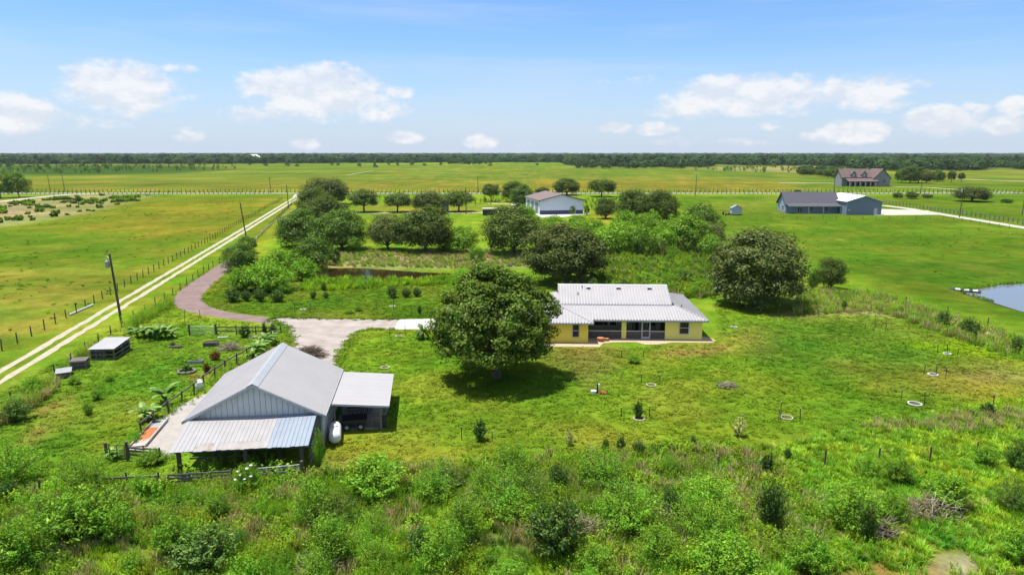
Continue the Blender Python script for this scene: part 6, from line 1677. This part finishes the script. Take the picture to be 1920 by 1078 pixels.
back = gp([(1105, 560), (1110, 490), (1200, 478), (1340, 472), (1350, 520), (1340, 560)])
cover(back, 1.1, 93, W2, .8, 1.9, 'mixed green weeds behind the yellow house', 'yard_weeds', tl=.45, th=1.0); cover(back, 1.2, 94, G1, .8, 1.6, 'tall green grass behind the yellow house', 'yard_grass', 'grass', tl=.5, th=1.05); cover(back, .9, 95, D1, .8, 1.5, 'pale dry tufts in the weeds behind the house', 'yard_dry_grass', 'dry grass', .15)
bank = gp([(590, 500), (620, 478), (720, 470), (1000, 470), (1000, 498), (880, 506), (760, 502), (650, 499)])
cover(bank, .8, 96, D1, .6, 1.2, 'straw coloured grass on the far pond bank', 'bank_dry_grass', 'dry grass', .15); cover(bank, .9, 97, G1, .6, 1.1, 'green grass on the far pond bank', 'bank_grass', 'grass')
margin = gp([(560, 545), (580, 520), (700, 527), (860, 521), (870, 535), (760, 537), (640, 545)])
cover(margin, 2.0, 98, G1, .6, 1.5, 'reedy grass along the near edge of the dark pond', 'reed_grass', 'grass'); cover(margin, .7, 99, W2, .6, 1.3, 'leafy weeds along the near edge of the dark pond', 'pond_weeds')
line = gp([(-120, 860), (-40, 800), (0, 780), (60, 740), (115, 700), (165, 655), (175, 668), (130, 705), (70, 760), (0, 800), (-60, 840)])
cover(line, 6.5, 101, W3, .8, 1.6, 'green weeds choking the overgrown fence', 'fence_weeds'); cover(line, 5.0, 102, D1, .9, 1.6, 'brown dead growth along the overgrown fence', 'fence_dead_growth', 'dry grass', .15)
line2 = gp([(225, 618), (300, 578), (345, 545), (400, 503), (432, 486), (440, 492), (400, 515), (352, 552), (300, 590), (240, 622)])
cover(line2, 4.5, 103, W3, .7, 1.7, 'weeds along the track fence beside the red drive', 'track_fence_weeds')
line3 = gp([(-20, 985), (-20, 925), (80, 920), (320, 905), (330, 925), (200, 945), (60, 975)])
cover(line3, 3.0, 104, W2, .5, 1.2, 'leafy weeds round the old leaning posts', 'post_weeds')
line4 = gp([(525, 626), (535, 634), (480, 680), (400, 728), (350, 765), (290, 800), (255, 838), (240, 828), (300, 780), (380, 715), (460, 662)])
cover(line4, 2.2, 105, W1, .4, .9, 'weeds under the crooked pole fence', 'pole_fence_weeds', clr=False)
stall = [barn_pt(-4.5, -3.4), barn_pt(4.3, -3.4), barn_pt(4.3, -4.6), barn_pt(-4.6, -4.6)]
cover(stall, 5, 106, W2, .6, 1.3, 'leafy weeds crowding the open front of the stalls', 'stall_weeds', clr=False)
cover([barn_pt(-3, -2.8), barn_pt(4.2, -2.8), barn_pt(4.2, -.5), barn_pt(-3, -.5)], 1.6, 107, W2, .4, 1.0, 'shaded weeds growing inside the lean-to stalls', 'shaded_weeds', clr=False)
scr = gp([(-200, 440), (0, 424), (160, 400), (290, 371), (285, 366), (120, 368), (0, 385), (-200, 405)])
q = pts_in(scr, .045, 111); q = q[dens_keep(q, 111, 9, .5)]; scatter('field_scrub', z0(q), rng.uniform(1.2, 3.0, len(q)), weed_proto(320, 'weed_leaf', 24, 20, .12, .5, .6, .5, .6), 'dotted green scrub beyond the left pasture', 'scrub', tnt(q, 112, .45, .9, .4))
yard2 = gp([(890, 384), (900, 374), (1000, 372), (1180, 374), (1170, 392), (1100, 396), (990, 384)])
q = pts_in(yard2, .05, 113); scatter('lane_scrub', z0(q), rng.uniform(1, 2.4, len(q)), W2, 'green shrubs dotted beyond the pale lane', 'scrub', tnt(q, 114, .5, 1))
rv = [(x, road_y + 8.3 + (4 if x > 0 else 0) * abs(x) / 300) for x in np.arange(-330, 350, 1.0)]; q = np.array(rv) + rng.normal(size=(len(rv), 2)) * .8
scatter('verge_weeds', z0(q), rng.uniform(.5, 1.2, len(q)), W2, 'dark weeds along the far county road fence', 'weeds', tnt(q, 116, .4, .8, .2))
far_s = gp([(1300, 320), (1420, 312), (1540, 316), (1500, 326)]); q = pts_in(far_s, .0025, 117)
scatter('far_scrub', z0(q), rng.uniform(3, 7, len(q)), W2, 'faint scrub dots in the far right field', 'scrub', tnt(q, 118, .4, .8, .2))
fl = gp([(-400, 327), (200, 326), (470, 317), (420, 311), (-400, 311)]); q = pts_in(fl, .0012, 119)
scatter('marsh_scrub', z0(q), rng.uniform(3, 8, len(q)) * np.ones(len(q)), W2, 'dark marsh scrub in the far left field', 'scrub', tnt(q, 120, .25, .6, .2))
bank_r = [p for p in POND_R]
q = np.concatenate([np.array(resample(bank_r[9:] + bank_r[:5], .25)) + np.random.default_rng(k).normal(size=(len(resample(bank_r[9:] + bank_r[:5], .25)), 2)) * .5 for k in range(2)])
q = q[~in_poly(q[:, 0], q[:, 1], POND_R)]
scatter('bank_tufts', z0(q) - np.array([0, 0, .12]), rng.uniform(.3, .7, len(q)), G1, 'grass fringe on the bank of the pale pond', 'grass', tnt(q, 122, .6, 1.2, .6))
ap = gp([(505, 599), (530, 595), (620, 597), (746, 599)]); ap2 = gp([(741, 617), (690, 617), (668, 624), (652, 643), (636, 664), (634, 692)]); ap3 = gp([(500, 690), (548, 650), (545, 625), (536, 612), (505, 599)])
q = np.concatenate([np.array(resample(a_, .12)) + np.random.default_rng(7).normal(size=(len(resample(a_, .12)), 2)) * .35 for a_ in (ap, ap2, ap3)] + [np.array(resample([(p_[0] + dx_, p_[1]) for p_ in drive], .15)) + np.random.default_rng(8).normal(size=(len(resample(drive, .15)), 2)) * .25 for dx_ in ()] )
tn = ground_color(q[:, 0] + .5, q[:, 1] + .8) * rng.uniform(.8, 1.4, (len(q), 1))
scatter('edge_grass', z0(q), rng.uniform(.7, 1.4, len(q)), TURF, 'grass creeping over the edges of the gravel apron', 'grass', tn)
for nm_, P_, d_, lab in (('pasture_tussocks', gp([(-300, 660), (0, 640), (240, 540), (430, 435), (530, 376), (250, 385), (0, 432), (-400, 470)]), .10, 'small tussocks speckling the left pasture'), ('meadow_tussocks', gp([(1360, 470), (1360, 418), (1700, 416), (2100, 450), (2100, 540), (1800, 535), (1640, 540), (1590, 500)]), .07, 'small tussocks speckling the right pasture')):
    q = clear(pts_in(P_, d_, 141)); q = q[dens_keep(q, 142, 14, .5, .3)]; tn = ground_color(q[:, 0], q[:, 1]) * np.random.default_rng(4).uniform(5, 11, (len(q), 1))
    scatter(nm_, z0(q), np.stack([rng.uniform(.6, 1.6, len(q))] * 2 + [rng.uniform(.12, .3, len(q))], 1), W2, lab, 'grass', tn)
# far woods
FT = tree_proto('forest', 401, 'forest_leaf', 26, 26, .0, .062, clump=(.15, .25), trunk_r=.02, limbs=2)[1]
rng = np.random.default_rng(131); n = 15000
az = np.tan(np.linspace(0, 1, n) * 0 + rng.uniform(-.92, .92, n)); u = rng.uniform(0, 1, n) ** 1.15
yy0 = forest_front(az * 1000, np.full(n, 1000.0)); yy = yy0 * np.exp(u * np.log(14500 / yy0)); xx = az * yy
w = rng.uniform(8, 19, n) * (1 + np.clip((yy - 1800) / 2500, 0, 3.2)); h = rng.uniform(6.5, 14, n) * np.where(rng.uniform(0, 1, n) < .15, 1.35, 1)
k = (np.abs(xx) < FARX - 100) & (yy < FARY - 300); hz_ = np.random.default_rng(3).uniform(.55, 1.6, (n, 1)) * np.ones((1, 3))
scatter('far_forest', np.stack([xx, yy, np.zeros(n)], 1)[k], np.stack([w, w, h], 1)[k], FT, 'dark level woods stretching along the whole horizon', 'forest', hz_[k], 0.02)
q = np.array([spot(random.uniform(-200, 2200), random.choice((310, 311, 312, 314)) + random.uniform(-1.5, 1.5)) for _ in range(70)])
scatter('field_trees', z0(q), np.stack([rng.uniform(4, 9, len(q))] * 2 + [rng.uniform(3, 7, len(q))], 1), FT, 'tiny scattered trees dotting the far plain', 'trees', None, .02)
for (ct, px0, px1, py, dens) in ((60, 1500, 1572, 327, 0), (26, 840, 920, 308.5, 0), (40, 1068, 1330, 316, 0)):
    q = np.array([spot(random.uniform(px0, px1), py + random.uniform(-1.5, 1)) for _ in range(ct)])
    scatter('far_hedge', z0(q), rng.uniform(5, 9, len(q)), FT, {60: 'far hedge of trees left of the farmhouse', 26: 'far row of dark bushes before the central woods', 40: 'far tree belt in front of the central woods'}[ct], 'hedge', None, .02)

# ------------------------------------------------------------------ haze: one closed box of even air
hz = MB().box(-FARX - 200, FARX + 200, -500, FARY + 200, -3.0, 26.0).build('haze', 'ground')
hz.data.materials.clear()
hm, nt, N, L = nodes('haze_air')
o_ = N.new('ShaderNodeOutputMaterial'); v_ = N.new('ShaderNodeVolumePrincipled')
v_.inputs['Color'].default_value = (.80, .90, 1.0, 1); v_.inputs['Density'].default_value = 0.000036; v_.inputs['Anisotropy'].default_value = 0.2
L.new(v_.outputs[0], o_.inputs['Volume']); hz.data.materials.append(hm)
tag(hz, None, None, None, 'stuff')
bpy.context.view_layer.update()
